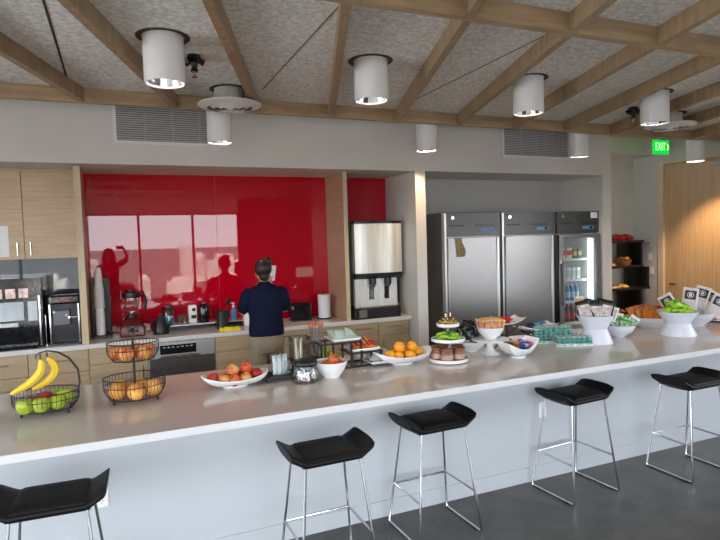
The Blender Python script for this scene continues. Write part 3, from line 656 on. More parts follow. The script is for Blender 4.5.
# black gooseneck / toaster right of worker
tk = T('toaster', 'dark grey toaster behind the worker at the right', 'toaster', (1.97, 6.52, 0.914))
B(-0.13, 0.13, -0.08, 0.09, 0.012, 0.215).build('body', 'black_gloss', tk, bevel=0.03, seg=3)
B(-0.09, 0.09, -0.04, -0.01, 0.214, 0.217).build('slot', 'black', tk); B(-0.09, 0.09, 0.02, 0.05, 0.214, 0.217).build('slot', 'black', tk)
B(-0.12, 0.12, -0.07, 0.08, 0, 0.012).build('foot_plate', 'black', tk)
MB().box(0.131, 0.15, -0.015, 0.02, 0.13, 0.15).build('lever', 'black', tk)
# paper towel
pt = T('paper_towel_holder', 'upright holder with a white paper towel roll by the oak panel', 'paper towel holder', (2.27, 6.50, 0.914))
MB().lathe([(0.001, 0), (0.085, 0), (0.085, 0.012), (0.001, 0.014)], n=32).build('base', 'black', pt)
MB().cyl((0, 0, 0.012), (0, 0, 0.315), 0.008).ball((0, 0, 0.322), 0.016).build('post', 'black', pt)
tag(MB().lathe([(0.020, 0), (0.072, 0), (0.074, 0.01), (0.074, 0.27), (0.072, 0.28), (0.020, 0.28)], n=36, close=True).build('paper_towel_roll', 'paper'), 'white paper towel roll by the oak panel', 'paper towel', loc=(2.27, 6.50, 0.929))

# ---------------------------------------------------------------- ice and water dispenser
ic = T('ice_dispenser', 'countertop ice and water dispenser with curved polished front', 'ice dispenser', (2.86, 6.20, 0.914))
B(-0.34, 0.33, 0.08, 0.50, 0.15, 1.16).build('cabinet', 'black', ic, bevel=0.01)
def bow(x): return -0.05 * (1 - (x / 0.31) ** 2)
pts = [(-0.29 + 0.62 * i / 16) for i in range(17)]
m_ = MB().rings([[(x, -0.0 + bow(x - 0.02), z) for x in pts] + [(x, 0.08, z) for x in reversed(pts)] for z in (0.54, 1.13)])
m_.build('upper_front', 'soft_steel', ic)
m_ = MB().rings([[(x, -0.004 + bow(x - 0.02), z) for x in pts] + [(x, 0.10, z) for x in reversed(pts)] for z in (1.13, 1.16)]); m_.build('top_cap', 'black', ic)
m_ = MB().rings([[(x, o + bow(x - 0.02), z) for x in pts] + [(x, 0.08, z) for x in reversed(pts)] for z, o in ((0.47, 0.05), (0.50, 0.0), (0.54, -0.004))]); m_.build('chin', 'black', ic)
B(-0.29, 0.27, 0.03, 0.08, 0.13, 0.47).build('lower_front', 'soft_steel', ic)
for x in (-0.07, 0.13):
    MB().cyl((x, 0.0, 0.40), (x, 0.0, 0.48), 0.045).cyl((x, 0.0, 0.37), (x, 0.0, 0.40), 0.03).build('nozzle', 'black', ic)
    B(x - 0.035, x + 0.025, 0.018, 0.032, 0.22, 0.38).build('push_paddle', 'black_gloss', ic, bevel=0.004)
dt = B(-0.34, 0.27, -0.06, 0.50, 0.0, 0.13).build('drip_base', 'black', ic, bevel=0.012)
B(-0.24, 0.22, -0.05, 0.02, 0.13, 0.136).build('grille', 'grey_plastic', dt)
B(-0.28, -0.18, -0.063, -0.06, 0.02, 0.11).build('label_plate', 'grey_plastic', dt)

# ================================================================ FRIDGES
def fridge(x0, x1, label, glass=False):
    t = T('fridge', label, 'fridge', ((x0 + x1) / 2, 6.0, 0), group='upright stainless fridges')
    hx = (x1 - x0) / 2; TOP = 2.155; b0 = 0.15
    if glass:
        MB().box(-hx, -hx + 0.05, 0.02, 0.72, b0, TOP).box(hx - 0.05, hx, 0.02, 0.72, b0, TOP).box(-hx + 0.05, hx - 0.05, 0.68, 0.72, b0, TOP).box(-hx + 0.05, hx - 0.05, 0.02, 0.68, b0, b0 + 0.12).box(-hx + 0.05, hx - 0.05, 0.02, 0.68, 1.85, TOP).build('cabinet', 'steel', t)
        MB().box(-hx + 0.05, hx - 0.05, 0.672, 0.68, b0 + 0.12, 1.85).box(-hx + 0.05, -hx + 0.058, 0.06, 0.672, b0 + 0.12, 1.85).box(hx - 0.058, hx - 0.05, 0.06, 0.672, b0 + 0.12, 1.85).build('liner', 'paper', t)
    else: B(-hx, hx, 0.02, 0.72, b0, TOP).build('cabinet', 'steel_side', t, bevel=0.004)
    hd = B(-hx + 0.035, hx - 0.005, -0.02, 0.02, 1.86, TOP).build('header', 'steel_dark', t, bevel=0.003)
    m = MB()
    for i in range(9):
        if i in (3, 4): continue
        m.box(-hx + 0.08 + i * 0.075, -hx + 0.14 + i * 0.075, -0.0225, -0.0195, 1.985, 2.0)
    m.build('louver', 'black', hd)
    B(hx - 0.30, hx - 0.10, -0.024, -0.0195, 1.915, 1.955).build('display', 'mid_blue', hd)
    B(hx - 0.17, hx - 0.12, -0.027, -0.0235, 1.922, 1.948).build('readout', 'black_gloss', hd)
    MB().cyl((-hx + 0.13, -0.0245, 2.09), (-hx + 0.13, -0.019, 2.09), 0.022, n=24).build('badge', 'chrome', hd)
    if glass:
        f = MB(); f.box(-hx + 0.03, -hx + 0.10, -0.06, 0.015, b0, 1.845).box(hx - 0.10, hx - 0.01, -0.06, 0.015, b0, 1.845).box(-hx + 0.10, hx - 0.10, -0.06, 0.015, 1.80, 1.845).box(-hx + 0.10, hx - 0.10, -0.06, 0.015, b0, b0 + 0.08)
        d = f.build('door', 'steel', t, bevel=0.004)
        B(-hx + 0.10, hx - 0.10, -0.03, -0.022, b0 + 0.08, 1.80).build('pane', 'clear', d)
        MB().box(-hx + 0.055, -hx + 0.085, -0.10, -0.085, 0.9, 1.5).box(-hx + 0.055, -hx + 0.085, -0.086, -0.06, 0.9, 0.94).box(-hx + 0.055, -hx + 0.085, -0.086, -0.06, 1.46, 1.5).build('handle', 'chrome', d)
        B(hx - 0.135, hx - 0.10, 0.02, 0.05, b0 + 0.15, 1.78).build('light_tube', 'fridge_light', t)
        for z in SHZ:
            m = MB().box(-hx + 0.06, hx - 0.06, 0.10, 0.11, z - 0.03, z).box(-hx + 0.06, hx - 0.06, 0.64, 0.65, z - 0.012, z)
            for i in range(13): m.box(-hx + 0.07 + i * (2 * hx - 0.14) / 12 - 0.002, -hx + 0.07 + i * (2 * hx - 0.14) / 12 + 0.002, 0.11, 0.64, z - 0.006, z)
            m.build('shelf', 'white', t)
        B(hx - 0.15, hx - 0.03, -0.024, -0.0205, 2.06, 2.14).build('notice_label', 'paper', t)
    else:
        d = B(-hx + 0.035, hx - 0.09, -0.055, 0.015, b0, 1.845).build('door', 'steel', t, bevel=0.006)
        MB().box(hx - 0.085, hx - 0.045, -0.055, 0.0, b0, 1.845).build('handle_strip', 'steel_light', t, bevel=0.006)
        MB().box(hx - 0.04, hx - 0.005, -0.03, 0.018, b0, 1.845).build('handle_recess', 'black', t)
        B(-hx + 0.002, -hx + 0.03, -0.03, 0.018, b0, TOP - 0.01).build('hinge_post', 'steel_light', t)
    B(-hx + 0.02, hx - 0.02, 0.03, 0.70, 0.09, b0).build('base_grille', 'steel_dark', t)
    for sx in (-1, 1):
        for yy in (0.08, 0.66): MB().cyl((sx * (hx - 0.08) - 0.015, yy, 0.045), (sx * (hx - 0.08) + 0.015, yy, 0.045), 0.045).build('caster', 'black', t)
    return t


SHZ = (0.62, 0.92, 1.22, 1.51)
fridge(3.66, 4.50, 'left stainless fridge with a state shaped magnet on its door'); fridge(4.515, 5.375, 'middle stainless fridge with a plain solid door'); fridge(5.39, 6.16, 'right fridge with glass door and lit shelves', True)
# magnet in the shape of a state
tag(MB().prism([(-0.075, 0.11), (0.02, 0.115), (0.03, 0.06), (0.075, -0.02), (0.08, -0.06), (0.06, -0.115), (-0.05, -0.115), (-0.055, -0.04)], -0.004, 0).build('fridge_magnet', 'gold_camo'), 'camouflage patterned state shaped magnet on the left fridge door', 'magnet', loc=(3.865, 5.944, 1.725))
# products in the fridge
def bottle(m, mc, h, r, lab):
    t = T('drink_bottle', lab, 'drink')
    MB().lathe([(0.001, 0), (r, 0), (r, h * 0.68), (r * 0.45, h * 0.85), (r * 0.4, h * 0.93), (0.001, h * 0.93)], n=16).build('body', m, t)
    MB().lathe([(0.001, h * 0.92), (r * 0.48, h * 0.92), (r * 0.48, h), (0.001, h)], n=12).build('cap', mc, t)
    MB().lathe([(r + 0.001, h * 0.2), (r + 0.001, h * 0.55)], n=16).build('label_band', mc, t)
    return t
def carton(m, m2, w_, d_, h, lab, name='food_carton'):
    t = T(name, lab, 'carton'); B(-w_ / 2, w_ / 2, -d_ / 2, d_ / 2, 0, h).build('box_body', m, t, bevel=0.003)
    B(-w_ / 2 + 0.006, w_ / 2 - 0.006, -d_ / 2 - 0.002, -d_ / 2, h * 0.3, h * 0.75).build('front_label', m2, t); return t
def row(first, n_, x0, dx, y, z, lab, grp, rows=2, dy=0.10): many(first, [((x0 + i * dx, y + j * dy, z), (0, 0, 0)) for j in range(rows) for i in range(n_)], lab, grp)
FX = 5.48; FY = 6.18
row(carton('cream', 'bright_red', 0.10, 0.08, 0.15, ''), 3, FX + 0.06, 0.12, FY, SHZ[3], 'cream carton with red label on the top shelf of the glass door fridge', 'red labelled cartons on the top fridge shelf')
row(carton('dark_green', 'tan', 0.07, 0.08, 0.13, ''), 2, FX + 0.40, 0.09, FY, SHZ[3], 'dark green carton at the right of the top fridge shelf', 'dark green cartons on the top fridge shelf')
row(carton('pale_grey', 'pale_green', 0.07, 0.07, 0.16, ''), 6, FX + 0.04, 0.085, FY, SHZ[2], 'pale carton with green label on the second fridge shelf', 'pale cartons on the second fridge shelf')
row(bottle('pale_grey', 'bright_red', 0.25, 0.036, ''), 3, FX + 0.04, 0.078, FY, SHZ[1], 'white and red bottle on the third fridge shelf', 'white and red bottles on the third fridge shelf')
row(bottle('mid_blue', 'pale_blue', 0.22, 0.036, ''), 3, FX + 0.29, 0.08, FY, SHZ[1], 'blue bottle on the third fridge shelf', 'blue bottles on the third fridge shelf')
row(bottle('dark_brown', 'crimson', 0.24, 0.037, ''), 6, FX + 0.03, 0.085, FY, SHZ[0], 'dark bottle with red cap on the fourth fridge shelf', 'dark bottles on the fourth fridge shelf')
row(bottle('crimson', 'pale_grey', 0.20, 0.032, ''), 6, FX + 0.03, 0.085, FY, 0.271, 'red bottle at the bottom of the glass door fridge', 'red bottles at the bottom of the fridge')

# ================================================================ ALCOVE SHELF
sh = T('zigzag_shelf', 'black zigzag shelf unit standing in the alcove by the door', 'shelf', (7.72, 6.95, 0))
for x0, x1, z in ((7.30, 8.02, 1.68), (7.30, 8.0, 1.27), (7.36, 8.15, 0.90), (7.30, 8.0, 0.49)): B(x0 - 7.72, x1 - 7.72, -0.13, 0.15, z, z + 0.035).build('shelf_board', 'black', sh)
for x0, x1, z0, z1 in ((7.70, 7.99, 1.305, 1.68), (7.86, 8.14, 0.935, 1.27), (7.70, 7.98, 0.525, 0.90), (7.80, 8.05, 0.0, 0.49)): B(x0 - 7.72, x1 - 7.72, 0.10, 0.145, z0, z1).box(x1 - 7.76, x1 - 7.72, -0.12, 0.10, z0, z1).build('upright_panel', 'black', sh)
B(7.98 - 7.72, 8.16 - 7.72, -0.12, 0.14, 1.655, 1.668).build('side_ledge', 'black', sh)
# ================================================================ ISLAND
isl = T('kitchen_island', 'long white kitchen island base under the quartz top', 'island', (2.3, 3.83, 0))
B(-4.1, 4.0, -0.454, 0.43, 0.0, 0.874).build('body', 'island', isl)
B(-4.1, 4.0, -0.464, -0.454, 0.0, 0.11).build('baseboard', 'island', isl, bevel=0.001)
tag(MB().mat('quartz').box(-4.2, 4.1, -0.63, 0.665, 0.874, 0.914).mat('quartz_edge').box(-4.2, 4.1, -0.634, -0.6305, 0.8738, 0.9142).build('island_worktop'),
    'long polished greige quartz top of the kitchen island', 'worktop', loc=(2.3, 3.63, 0))
def outlet(x, z, label):
    t = T('wall_outlet', label, 'outlet', (x, 3.376, z), group='white outlets on the island front')
    B(-0.036, 0.036, -0.006, 0, -0.058, 0.058).build('plate', 'white', t, bevel=0.002)
    for q in (-0.024, 0.024):
        r = MB().cyl((0, -0.006, q), (0, -0.009, q), 0.017).build('socket', 'paper', t)
        MB().box(-0.008, -0.005, -0.0098, -0.0088, q - 0.002, q + 0.009).box(0.005, 0.008, -0.0098, -0.0088, q - 0.002, q + 0.009).cyl((0, -0.0098, q - 0.009), (0, -0.0088, q - 0.009), 0.003, n=8).build('slots', 'ink', r)
outlet(-0.15, 0.488, 'white outlet on the island front beside the leftmost stool'); outlet(2.895, 0.53, 'white outlet on the island front behind the fourth stool')

# ---------------------------------------------------------------- stools
def make_stool():
    t = T('bar_stool', '', 'stool')
    def seat(u, v, s):
        a = 2 * u - 1; x = a * 0.240; b = 2 * v - 1
        e = max(0, abs(a) - 0.66) / 0.34
        y = b * (0.165 - 0.012 * e)
        rise = 0.050 * e ** 1.1
        roll = -0.020 * abs(b) ** 4
        if s: z = 0.0 + rise + roll + 0.004 * (1 - a * a)
        else:
            z = -0.062 + rise * 0.66 + 0.022 * abs(b) ** 3 + 0.010 * e; x *= 0.97; y *= 0.96
        return (x, y, z)
    st = MB().grid(seat, 44, 24).build('seat', 'leather', t, angle=60, bevel=0.011, seg=3)
    st.location = (0, 0, 0.715)
    def pad(u, v, s):
        a = (2 * u - 1) * 0.62; bb = (2 * v - 1); q = max(abs(2 * u - 1) ** 8, abs(bb) ** 8)
        z = -0.020 * abs(bb * 0.9) ** 4 + 0.004
        return (a * 0.240, bb * 0.9 * 0.165, z + (0.010 * (1 - q) + 0.001 if s else -0.008))
    cp_ = MB().grid(pad, 30, 22).build('cushion', 'leather', t, angle=60); cp_.location = (0, 0, 0.715)
    ft = MB()
    for sx in (-1, 1):
        tx = sx * 0.155; bx = sx * 0.222
        path = [(tx, -0.125, 0.665), (tx + (bx - tx) * 0.5, -0.160, 0.34), (bx, -0.197, 0.022), (bx, -0.190, 0.009), (bx, -0.175, 0.008), (bx, 0.175, 0.008), (bx, 0.190, 0.009), (bx, 0.197, 0.022), (tx + (bx - tx) * 0.5, 0.160, 0.34), (tx, 0.125, 0.665)]
        MB().tube(path, 0.0075, n=10).build('leg_frame', 'chrome', t)
        MB().bar((tx, -0.13, 0.668), (tx, 0.13, 0.668), 0.03, 0.006).build('mounting_strip', 'black', t)
        for yy in (-0.14, 0.14): MB().box(bx - 0.009, bx + 0.009, yy - 0.02, yy + 0.02, 0, 0.0075).build('glide', 'black', t)
    z = 0.265; k = (0.665 - z) / 0.645; hx = 0.155 + 0.067 * k; hy = 0.125 + 0.072 * k
    MB().tube([(-hx, -hy, z), (-hx, hy - 0.01, z), (-hx + 0.01, hy, z), (hx - 0.01, hy, z), (hx, hy - 0.01, z), (hx, -hy, z)], 0.007, n=10).build('footrest', 'chrome', t)
    return t
stool = make_stool()
many(stool, [((-0.335, 2.95, 0), (0, 0, -0.05), 'black bar stool at the left edge, in front of the outlet'),
             ((1.0, 2.93, 0), (0, 0, 0.02), 'black bar stool second from the left, below the apple dish'),
             ((1.78, 3.10, 0), (0, 0, 0.03), 'black bar stool in the middle of the five'),
             ((2.975, 3.13, 0), (0, 0, 0.07), 'black bar stool fourth from the left'),
             ((4.0, 3.0, 0), (0, 0, 0.0), 'black bar stool at the right edge')], '', 'black saddle bar stools along the island')

# ================================================================ FOOD ON THE ISLAND
ZT = 0.9142
def apple(m, lab, s=1.0):
    t = T('apple', lab, 'fruit')
    R = 0.038 * s
    prof = [(0.001, 0.10), (0.20, 0.02), (0.42, 0.0), (0.72, 0.16), (0.93, 0.50), (1.02, 0.92), (1.0, 1.25), (0.86, 1.55), (0.60, 1.72), (0.34, 1.74), (0.14, 1.62), (0.001, 1.50)]
    MB().lathe([(r * R, z * R) for r, z in prof], n=24).build('flesh', m, t, angle=80)
    MB().tube([(0, 0, 1.5 * R), (0.003, 0, 1.75 * R), (0.008, 0.002, 1.98 * R)], 0.0016, n=6).build('stem', 'stem_brown', t)
    return t
def orange(m, lab, s=1.0, name='orange'):
    t = T(name, lab, 'fruit'); R = 0.042 * s
    MB().ball((0, 0, R), R * 1.03, R * 1.03, R * 0.97, 28, 18).build('peel', m, t, angle=80)
    MB().lathe([(0.001, 0), (0.004, 0), (0.003, 0.003), (0.001, 0.003)], (0, 0, 1.955 * R), n=8).build('stem_button', 'stem_brown', t)
    return t
def rz(): return (rnd.uniform(-0.5, 0.5), rnd.uniform(-0.5, 0.5), rnd.uniform(0, 6.28))
def ell(r, a, c, n=48): return [(c[0] + r[0] * math.cos(2 * PI * k / n), c[1] + r[1] * math.sin(2 * PI * k / n), c[2]) for k in range(n)]

def wire_basket(t, cx, cy, z0, rx, ry, h, nw, feet=True, nm='basket', flare=1.0):
    """oval wire basket: rims, base grid, upright wires"""
    W = 0.0016
    b = MB()
    prof = lambda f: 0.80 + 0.20 * math.sin(min(1, f * 1.7) * PI / 2) * flare
    m = MB().tube(ell((rx, ry), 0, (cx, cy, z0 + h)), 0.0032, n=8, closed=True).build('top_rim', 'wire', t)
    MB().tube(ell((rx * prof(0.62), ry * prof(0.62)), 0, (cx, cy, z0 + h * 0.62)), 0.0022, n=6, closed=True).build('middle_rim', 'wire', t)
    MB().tube(ell((rx * 0.80, ry * 0.80), 0, (cx, cy, z0)), 0.0032, n=8, closed=True).build('base_rim', 'wire', t)
    w_ = MB()
    for k in range(nw):
        a = 2 * PI * k / nw; ca, sa = math.cos(a), math.sin(a)
        w_.tube([(cx + rx * prof(f) * ca, cy + ry * prof(f) * sa, z0 + h * f) for f in (0, 0.2, 0.4, 0.6, 0.8, 1.0)], W, n=5)
    o = w_.build('upright_wires', 'wire', t); o['kind'] = 'stuff'
    g = MB(); q = int(rx * 1.6 / 0.016)
    for i in range(1, q):
        x = -rx * 0.8 + rx * 1.6 * i / q; yy = ry * 0.8 * math.sqrt(max(0, 1 - (x / (rx * 0.8)) ** 2))
        if yy > 0.01: g.tube([(cx + x, cy - yy, z0), (cx + x, cy + yy, z0)], 0.002, n=5)
    o = g.build('base_wires', 'wire', t); o['kind'] = 'stuff'
    if feet:
        for a in (-0.5, 0.5, PI - 0.5, PI + 0.5):
            x, y = cx + rx * 0.78 * math.cos(a), cy + ry * 0.78 * math.sin(a)
            MB().cyl((x, y, 0), (x, y, z0), 0.004, n=8).ball((x, y, 0.009), 0.009).build('foot', 'wire', t)

# --- basket with banana hook
bb = T('fruit_basket', 'oval black wire fruit basket with a banana hook, holding green apples', 'basket', (-0.42, 3.67, ZT), rz=-0.05)
wire_basket(bb, 0, 0, 0.028, 0.172, 0.135, 0.098, 44)
for s_ in (-1, 1):
    MB().tube([(0.165, s_ * 0.012, 0.10), (0.178, s_ * 0.014, 0.16), (0.172, s_ * 0.013, 0.235), (0.130, s_ * 0.011, 0.305), (0.075, s_ * 0.008, 0.345), (0.02, s_ * 0.004, 0.358), (-0.022, 0.0, 0.350), (-0.042, 0, 0.334), (-0.038, 0, 0.318)], 0.0035, n=8).build('banana_hook', 'wire', bb)
def banana(lab, loc, rot, bend):
    t = T('banana', lab, 'fruit', loc, rot=rot, group='bananas on the hook')
    K = [Vector((x, 0, z)) for x, z in bend]; pts = []; rr = []
    for i in range(17):
        f = i / 16 * (len(K) - 1); j = min(int(f), len(K) - 2); u = f - j
        a0, a1, a2, a3 = K[max(0, j - 1)], K[j], K[j + 1], K[min(len(K) - 1, j + 2)]
        pts.append(0.5 * ((2 * a1) + (a2 - a0) * u + (2 * a0 - 5 * a1 + 4 * a2 - a3) * u * u + (3 * a1 - a0 - 3 * a2 + a3) * u ** 3))
        g = i / 16; rr.append(0.0235 * max(0.25, math.sin(PI * min(1, (g * 0.88 + 0.10))) ** 0.5))
    rr[0] = 0.008; rr[1] = 0.013; rr[-1] = 0.007
    MB().tube(pts, rr, n=7).build('peel', 'banana_skin', t, angle=25)
    e = pts[-1]; MB().ball(e, 0.006).build('tip', 'banana_tip', t)
    MB().cyl((0, 0, 0.032), (0, 0, -0.0), 0.005, 0.007, n=8).build('stem', 'banana_tip', t)
banana('banana hanging from the hook, the left and straighter one', (-0.435, 3.65, ZT + 0.315), (0.05, 0.0, 0.10), [(0, 0), (0.004, -0.045), (-0.012, -0.085), (-0.055, -0.125), (-0.105, -0.155), (-0.155, -0.178)])
banana('banana hanging from the hook, the right and more curved one', (-0.405, 3.68, ZT + 0.318), (0.05, 0.0, -0.05), [(0, 0), (0.028, -0.035), (0.038, -0.072), (0.018, -0.115), (-0.025, -0.150), (-0.085, -0.178)])
ga = apple('green_apple_skin', '', 1.2)
zb = ZT + 0.031
many(ga, [((-0.520, 3.595, zb), (0.1, 0, 1), 'green apple at the left front of the banana basket'), ((-0.435, 3.58, zb), (0, 0.1, 2), 'yellowish green apple at the centre front of the banana basket'),
          ((-0.352, 3.61, zb), (0.1, 0.1, 3), 'green apple right of centre in the banana basket'), ((-0.315, 3.69, zb + 0.012), (0.2, 0.1, 4), 'green apple at the right end of the banana basket'),
          ((-0.36, 3.76, zb), (0.1, 0.2, 5), 'green apple at the back of the banana basket')], '', 'green apples in the banana basket')
ra = apple('red_apple_skin', '', 1.05)
many(ra, [((-0.495, 3.69, zb), (0.1, 0, 1), 'dark red apple behind the leftmost green apple'), ((-0.42, 3.685, zb + 0.012), (0, 0.1, 2), 'dark red apple in the middle of the banana basket'),
          ((-0.44, 3.765, zb), (0.1, 0.1, 3), 'dark red apple at the back of the banana basket')], '', 'red apples in the banana basket')

# --- two tier basket
tb = T('tiered_fruit_basket', 'two tier black wire basket of oranges below and apples above', 'basket', (0.055, 3.70, ZT), rz=0.05)
wire_basket(tb, 0, 0, 0.025, 0.178, 0.14, 0.125, 46)
wire_basket(tb, 0, 0, 0.255, 0.148, 0.115, 0.105, 40, feet=False)
MB().cyl((0, 0, 0.02), (0, 0, 0.42), 0.0075, n=12).lathe([(0.001, 0.42), (0.012, 0.425), (0.014, 0.435), (0.008, 0.445), (0.001, 0.448)], n=14).build('centre_post', 'wire', tb)
gf = orange('grapefruit_peel', '', 1.20, 'grapefruit'); zb = ZT + 0.028
many(gf, [((-0.062, 3.665, zb), rz(), 'blushed orange grapefruit at the left of the lower tier'), ((0.035, 3.615, zb), rz(), 'orange grapefruit at the front left of the lower tier'),
          ((0.148, 3.655, zb), rz(), 'orange grapefruit at the right of the lower tier'),
          ((0.11, 3.778, zb), rz(), 'grapefruit at the back of the lower tier, right of the post'), ((-0.012, 3.772, zb), rz(), 'grapefruit at the back of the lower tier, left of the post')], '', 'grapefruits in the lower tier')
ba = apple('gala_apple_skin', '', 1.22); zb = ZT + 0.259
many(ba, [((0.0, 3.645, zb), (0.3, 0.2, 1), 'streaked apple at the left front of the upper tier'), ((0.10, 3.640, zb), (0.5, 0.3, 2), 'streaked apple right of the post in the upper tier'),
          ((0.148, 3.70, zb), (0.2, 0.3, 3), 'red streaked apple at the right end of the upper tier'), ((0.075, 3.755, zb), (0.2, 0.1, 4), 'dark red apple at the back of the upper tier'),
          ((-0.04, 3.73, zb), (0.1, 0.1, 5), 'apple at the back left of the upper tier')], '', 'apples in the upper tier')

# --- boat shaped dishes
def boat(name, label, loc, L, Wd, H, rzz, m='ceramic'):
    t = T(name, label, 'dish', loc, rz=rzz)
    def fn(u, v, s):
        a = 2 * u - 1; b = 2 * v - 1
        wy = Wd / 2 * math.sqrt(max(0.0, 1 - abs(a) ** 2.4)) * (1 - 0.0 * abs(a)) + 0.012
        rim = H * (0.62 + 0.38 * abs(a) ** 2.2)
        q = max(abs(a) ** 2.1, abs(b) ** 2.4)
        z = 0.010 + (rim - 0.010) * min(1, q) ** 1.1
        x = a * L / 2
        if s: return (x * 0.985, b * wy * 0.97, z + 0.005)
        return (x, b * wy, z)
    MB().grid(fn, 40, 20).build('shell', m, t, angle=60)
    MB().lathe([(0.001, 0), (0.9, 0), (1, 0.012), (0.001, 0.014)], n=36, sx=L * 0.20, sy=Wd * 0.24).build('foot_ring', m, t)
    return t
boat('boat_dish', 'white boat shaped dish piled with red and orange apples', (0.67, 3.74, ZT), 0.44, 0.22, 0.088, 0.0)
mix = [('blush_apple_skin', 0), ('red_apple_skin', 1), ('gala_apple_skin', 2)]
pr = {}
spots = [(-0.140, -0.01, 0.030, 1, 'red apple at the left end of the apple dish'), (-0.075, -0.045, 0.022, 2, 'orange blushed apple at the left front of the apple dish'), (0.0, -0.05, 0.022, 0, 'red apple at the centre front of the apple dish'),
         (0.075, -0.04, 0.022, 2, 'orange blushed apple right of centre in the apple dish'), (0.145, 0.0, 0.032, 1, 'red apple at the right end of the apple dish'), (-0.06, 0.04, 0.024, 0, 'apple at the back left of the apple dish'),
         (0.03, 0.045, 0.024, 1, 'apple at the back of the apple dish'), (0.105, 0.05, 0.028, 0, 'apple at the back right of the apple dish'),
         (-0.036, -0.005, 0.082, 2, 'orange red apple on top of the pile, the left one'), (0.062, 0.0, 0.084, 0, 'deep red apple on top of the pile, the right one')]
for x, y, z, k, lb in spots:
    a_ = apple(mix[k][0], lb, 1.05) if k not in pr else dup(pr[k], (0, 0, 0), label=lb)
    pr.setdefault(k, a_); a_.location = (0.67 + x, 3.74 + y, ZT + z); a_.rotation_euler = (rnd.uniform(-0.6, 0.6), rnd.uniform(-0.6, 0.6), rnd.uniform(0, 6)); a_['group'] = 'apples in the boat shaped dish'
boat('boat_dish', 'white boat shaped dish with oranges, right of the stepped rack', (1.93, 3.78, ZT), 0.47, 0.24, 0.105, -0.03)
og = orange('orange_peel', '', 1.0)
many(og, [((1.93 + x, 3.78 + y, ZT + z), rz(), lb) for x, y, z, lb in ((-0.125, 0.0, 0.032, 'orange at the left end of the orange dish'), (-0.045, -0.04, 0.022, 'orange at the front of the orange dish'), (0.05, -0.045, 0.022, 'orange at the front right of the orange dish'),
     (0.12, 0.01, 0.034, 'orange at the right end of the orange dish'), (0.04, 0.05, 0.024, 'orange at the back of the orange dish'), (-0.05, 0.05, 0.024, 'orange at the back left of the orange dish'), (-0.035, 0.005, 0.088, 'orange on top of the dish, the left one'), (0.065, 0.005, 0.086, 'large orange on top of the dish, the right one'))], '', 'oranges in the boat shaped dish')

# --- packets
def packet(name, m, m2, w_, h, t_, cat, mark=None):
    t = T(name, '', cat)
    def fn(u, v, s):
        a = 2 * u - 1; b = 2 * v - 1
        th = t_ / 2 * (max(0, 1 - abs(a) ** 3) ** 0.6) * (max(0, 1 - abs(b) ** 4) ** 0.5) + 0.0008
        wob = 0.0012 * math.sin(b * 14) * (abs(a) > 0.9)
        return (a * w_ / 2, (th if s else -th) + wob, h / 2 + b * h / 2)
    MB().grid(fn, 12, 12).build('wrapper', m, t, angle=60)
    def fl(u, v, s):
        a = (2 * u - 1) * 0.80; b = -0.72 + v * 1.40
        th = t_ / 2 * (max(0, 1 - abs(a) ** 3) ** 0.6) * (max(0, 1 - abs(b) ** 4) ** 0.5) + 0.0014
        return (a * w_ / 2, -th - (0.0006 if s == 0 else 0), h / 2 + b * h / 2)
    lb = MB().grid(fl, 8, 8).build('front_print', m2, t, angle=60)
    if mark:
        y = -t_ / 2 - 0.0035
        MB().box(-w_ * 0.20, w_ * 0.20, y, y + 0.001, h * 0.55, h * 0.57).box(-w_ * 0.20, w_ * 0.20, y, y + 0.001, h * 0.70, h * 0.72).box(-w_ * 0.20, -w_ * 0.15, y, y + 0.001, h * 0.57, h * 0.70).box(w_ * 0.15, w_ * 0.20, y, y + 0.001, h * 0.57, h * 0.70).build('emblem', mark, lb)
    return t
def flat_tray(label, x0, x1, y0, y1, z, h=0.018, name='serving_tray', tilt=0):
    t = T(name, label, 'tray', ((x0 + x1) / 2, (y0 + y1) / 2, z)); a, b = (x1 - x0) / 2, (y1 - y0) / 2
    def fn(u, v, s):
        p = 2 * u - 1; q = 2 * v - 1; e = max(abs(p), abs(q)); r = max(0, (e - 0.86) / 0.14)
        k = 0.90 + 0.10 * r
        return (p * a * (0.98 if s else 1) , q * b * (0.98 if s else 1), h * r ** 1.3 + (0.005 if s else 0))
    MB().grid(fn, 28, 28).build('tray_body', 'ceramic', t, angle=60)
    return t

# --- stepped rack with three trays of packets
rk = T('stepped_rack', 'black metal three step display rack holding white snack trays', 'rack', (1.60, 3.90, ZT))
# three cantilever levels stepping down to the right
lv = [(1.36, 1.63, 0.190), (1.52, 1.78, 0.105), (1.65, 1.94, 0.022)]
for side in (3.84, 4.02):
    m = MB(); y = side - 3.90
    m.bar((1.30 - 1.6, y, 0.008), (1.80 - 1.6, y, 0.008), 0.014, 0.014)
    for x, zt in ((1.31, 0.19), (1.40, 0.19), (1.54, 0.19), (1.62, 0.19), (1.70, 0.105), (1.78, 0.105)): m.bar((x - 1.6, y, 0.014), (x - 1.6, y, zt), 0.013, 0.013, up=(0, 1, 0))
    m.bar((1.30 - 1.6, y, 0.19), (1.63 - 1.6, y, 0.19), 0.013, 0.013); m.bar((1.52 - 1.6, y, 0.105), (1.79 - 1.6, y, 0.105), 0.013, 0.013)
    m.build('side_frame', 'wire', rk)
for x, z in ((1.31, 0.008), (1.80, 0.008), (1.31, 0.19), (1.62, 0.19), (1.54, 0.105), (1.78, 0.105)): MB().bar((x - 1.6, -0.06, z), (x - 1.6, 0.12, z), 0.012, 0.012).build('cross_bar', 'wire', rk)
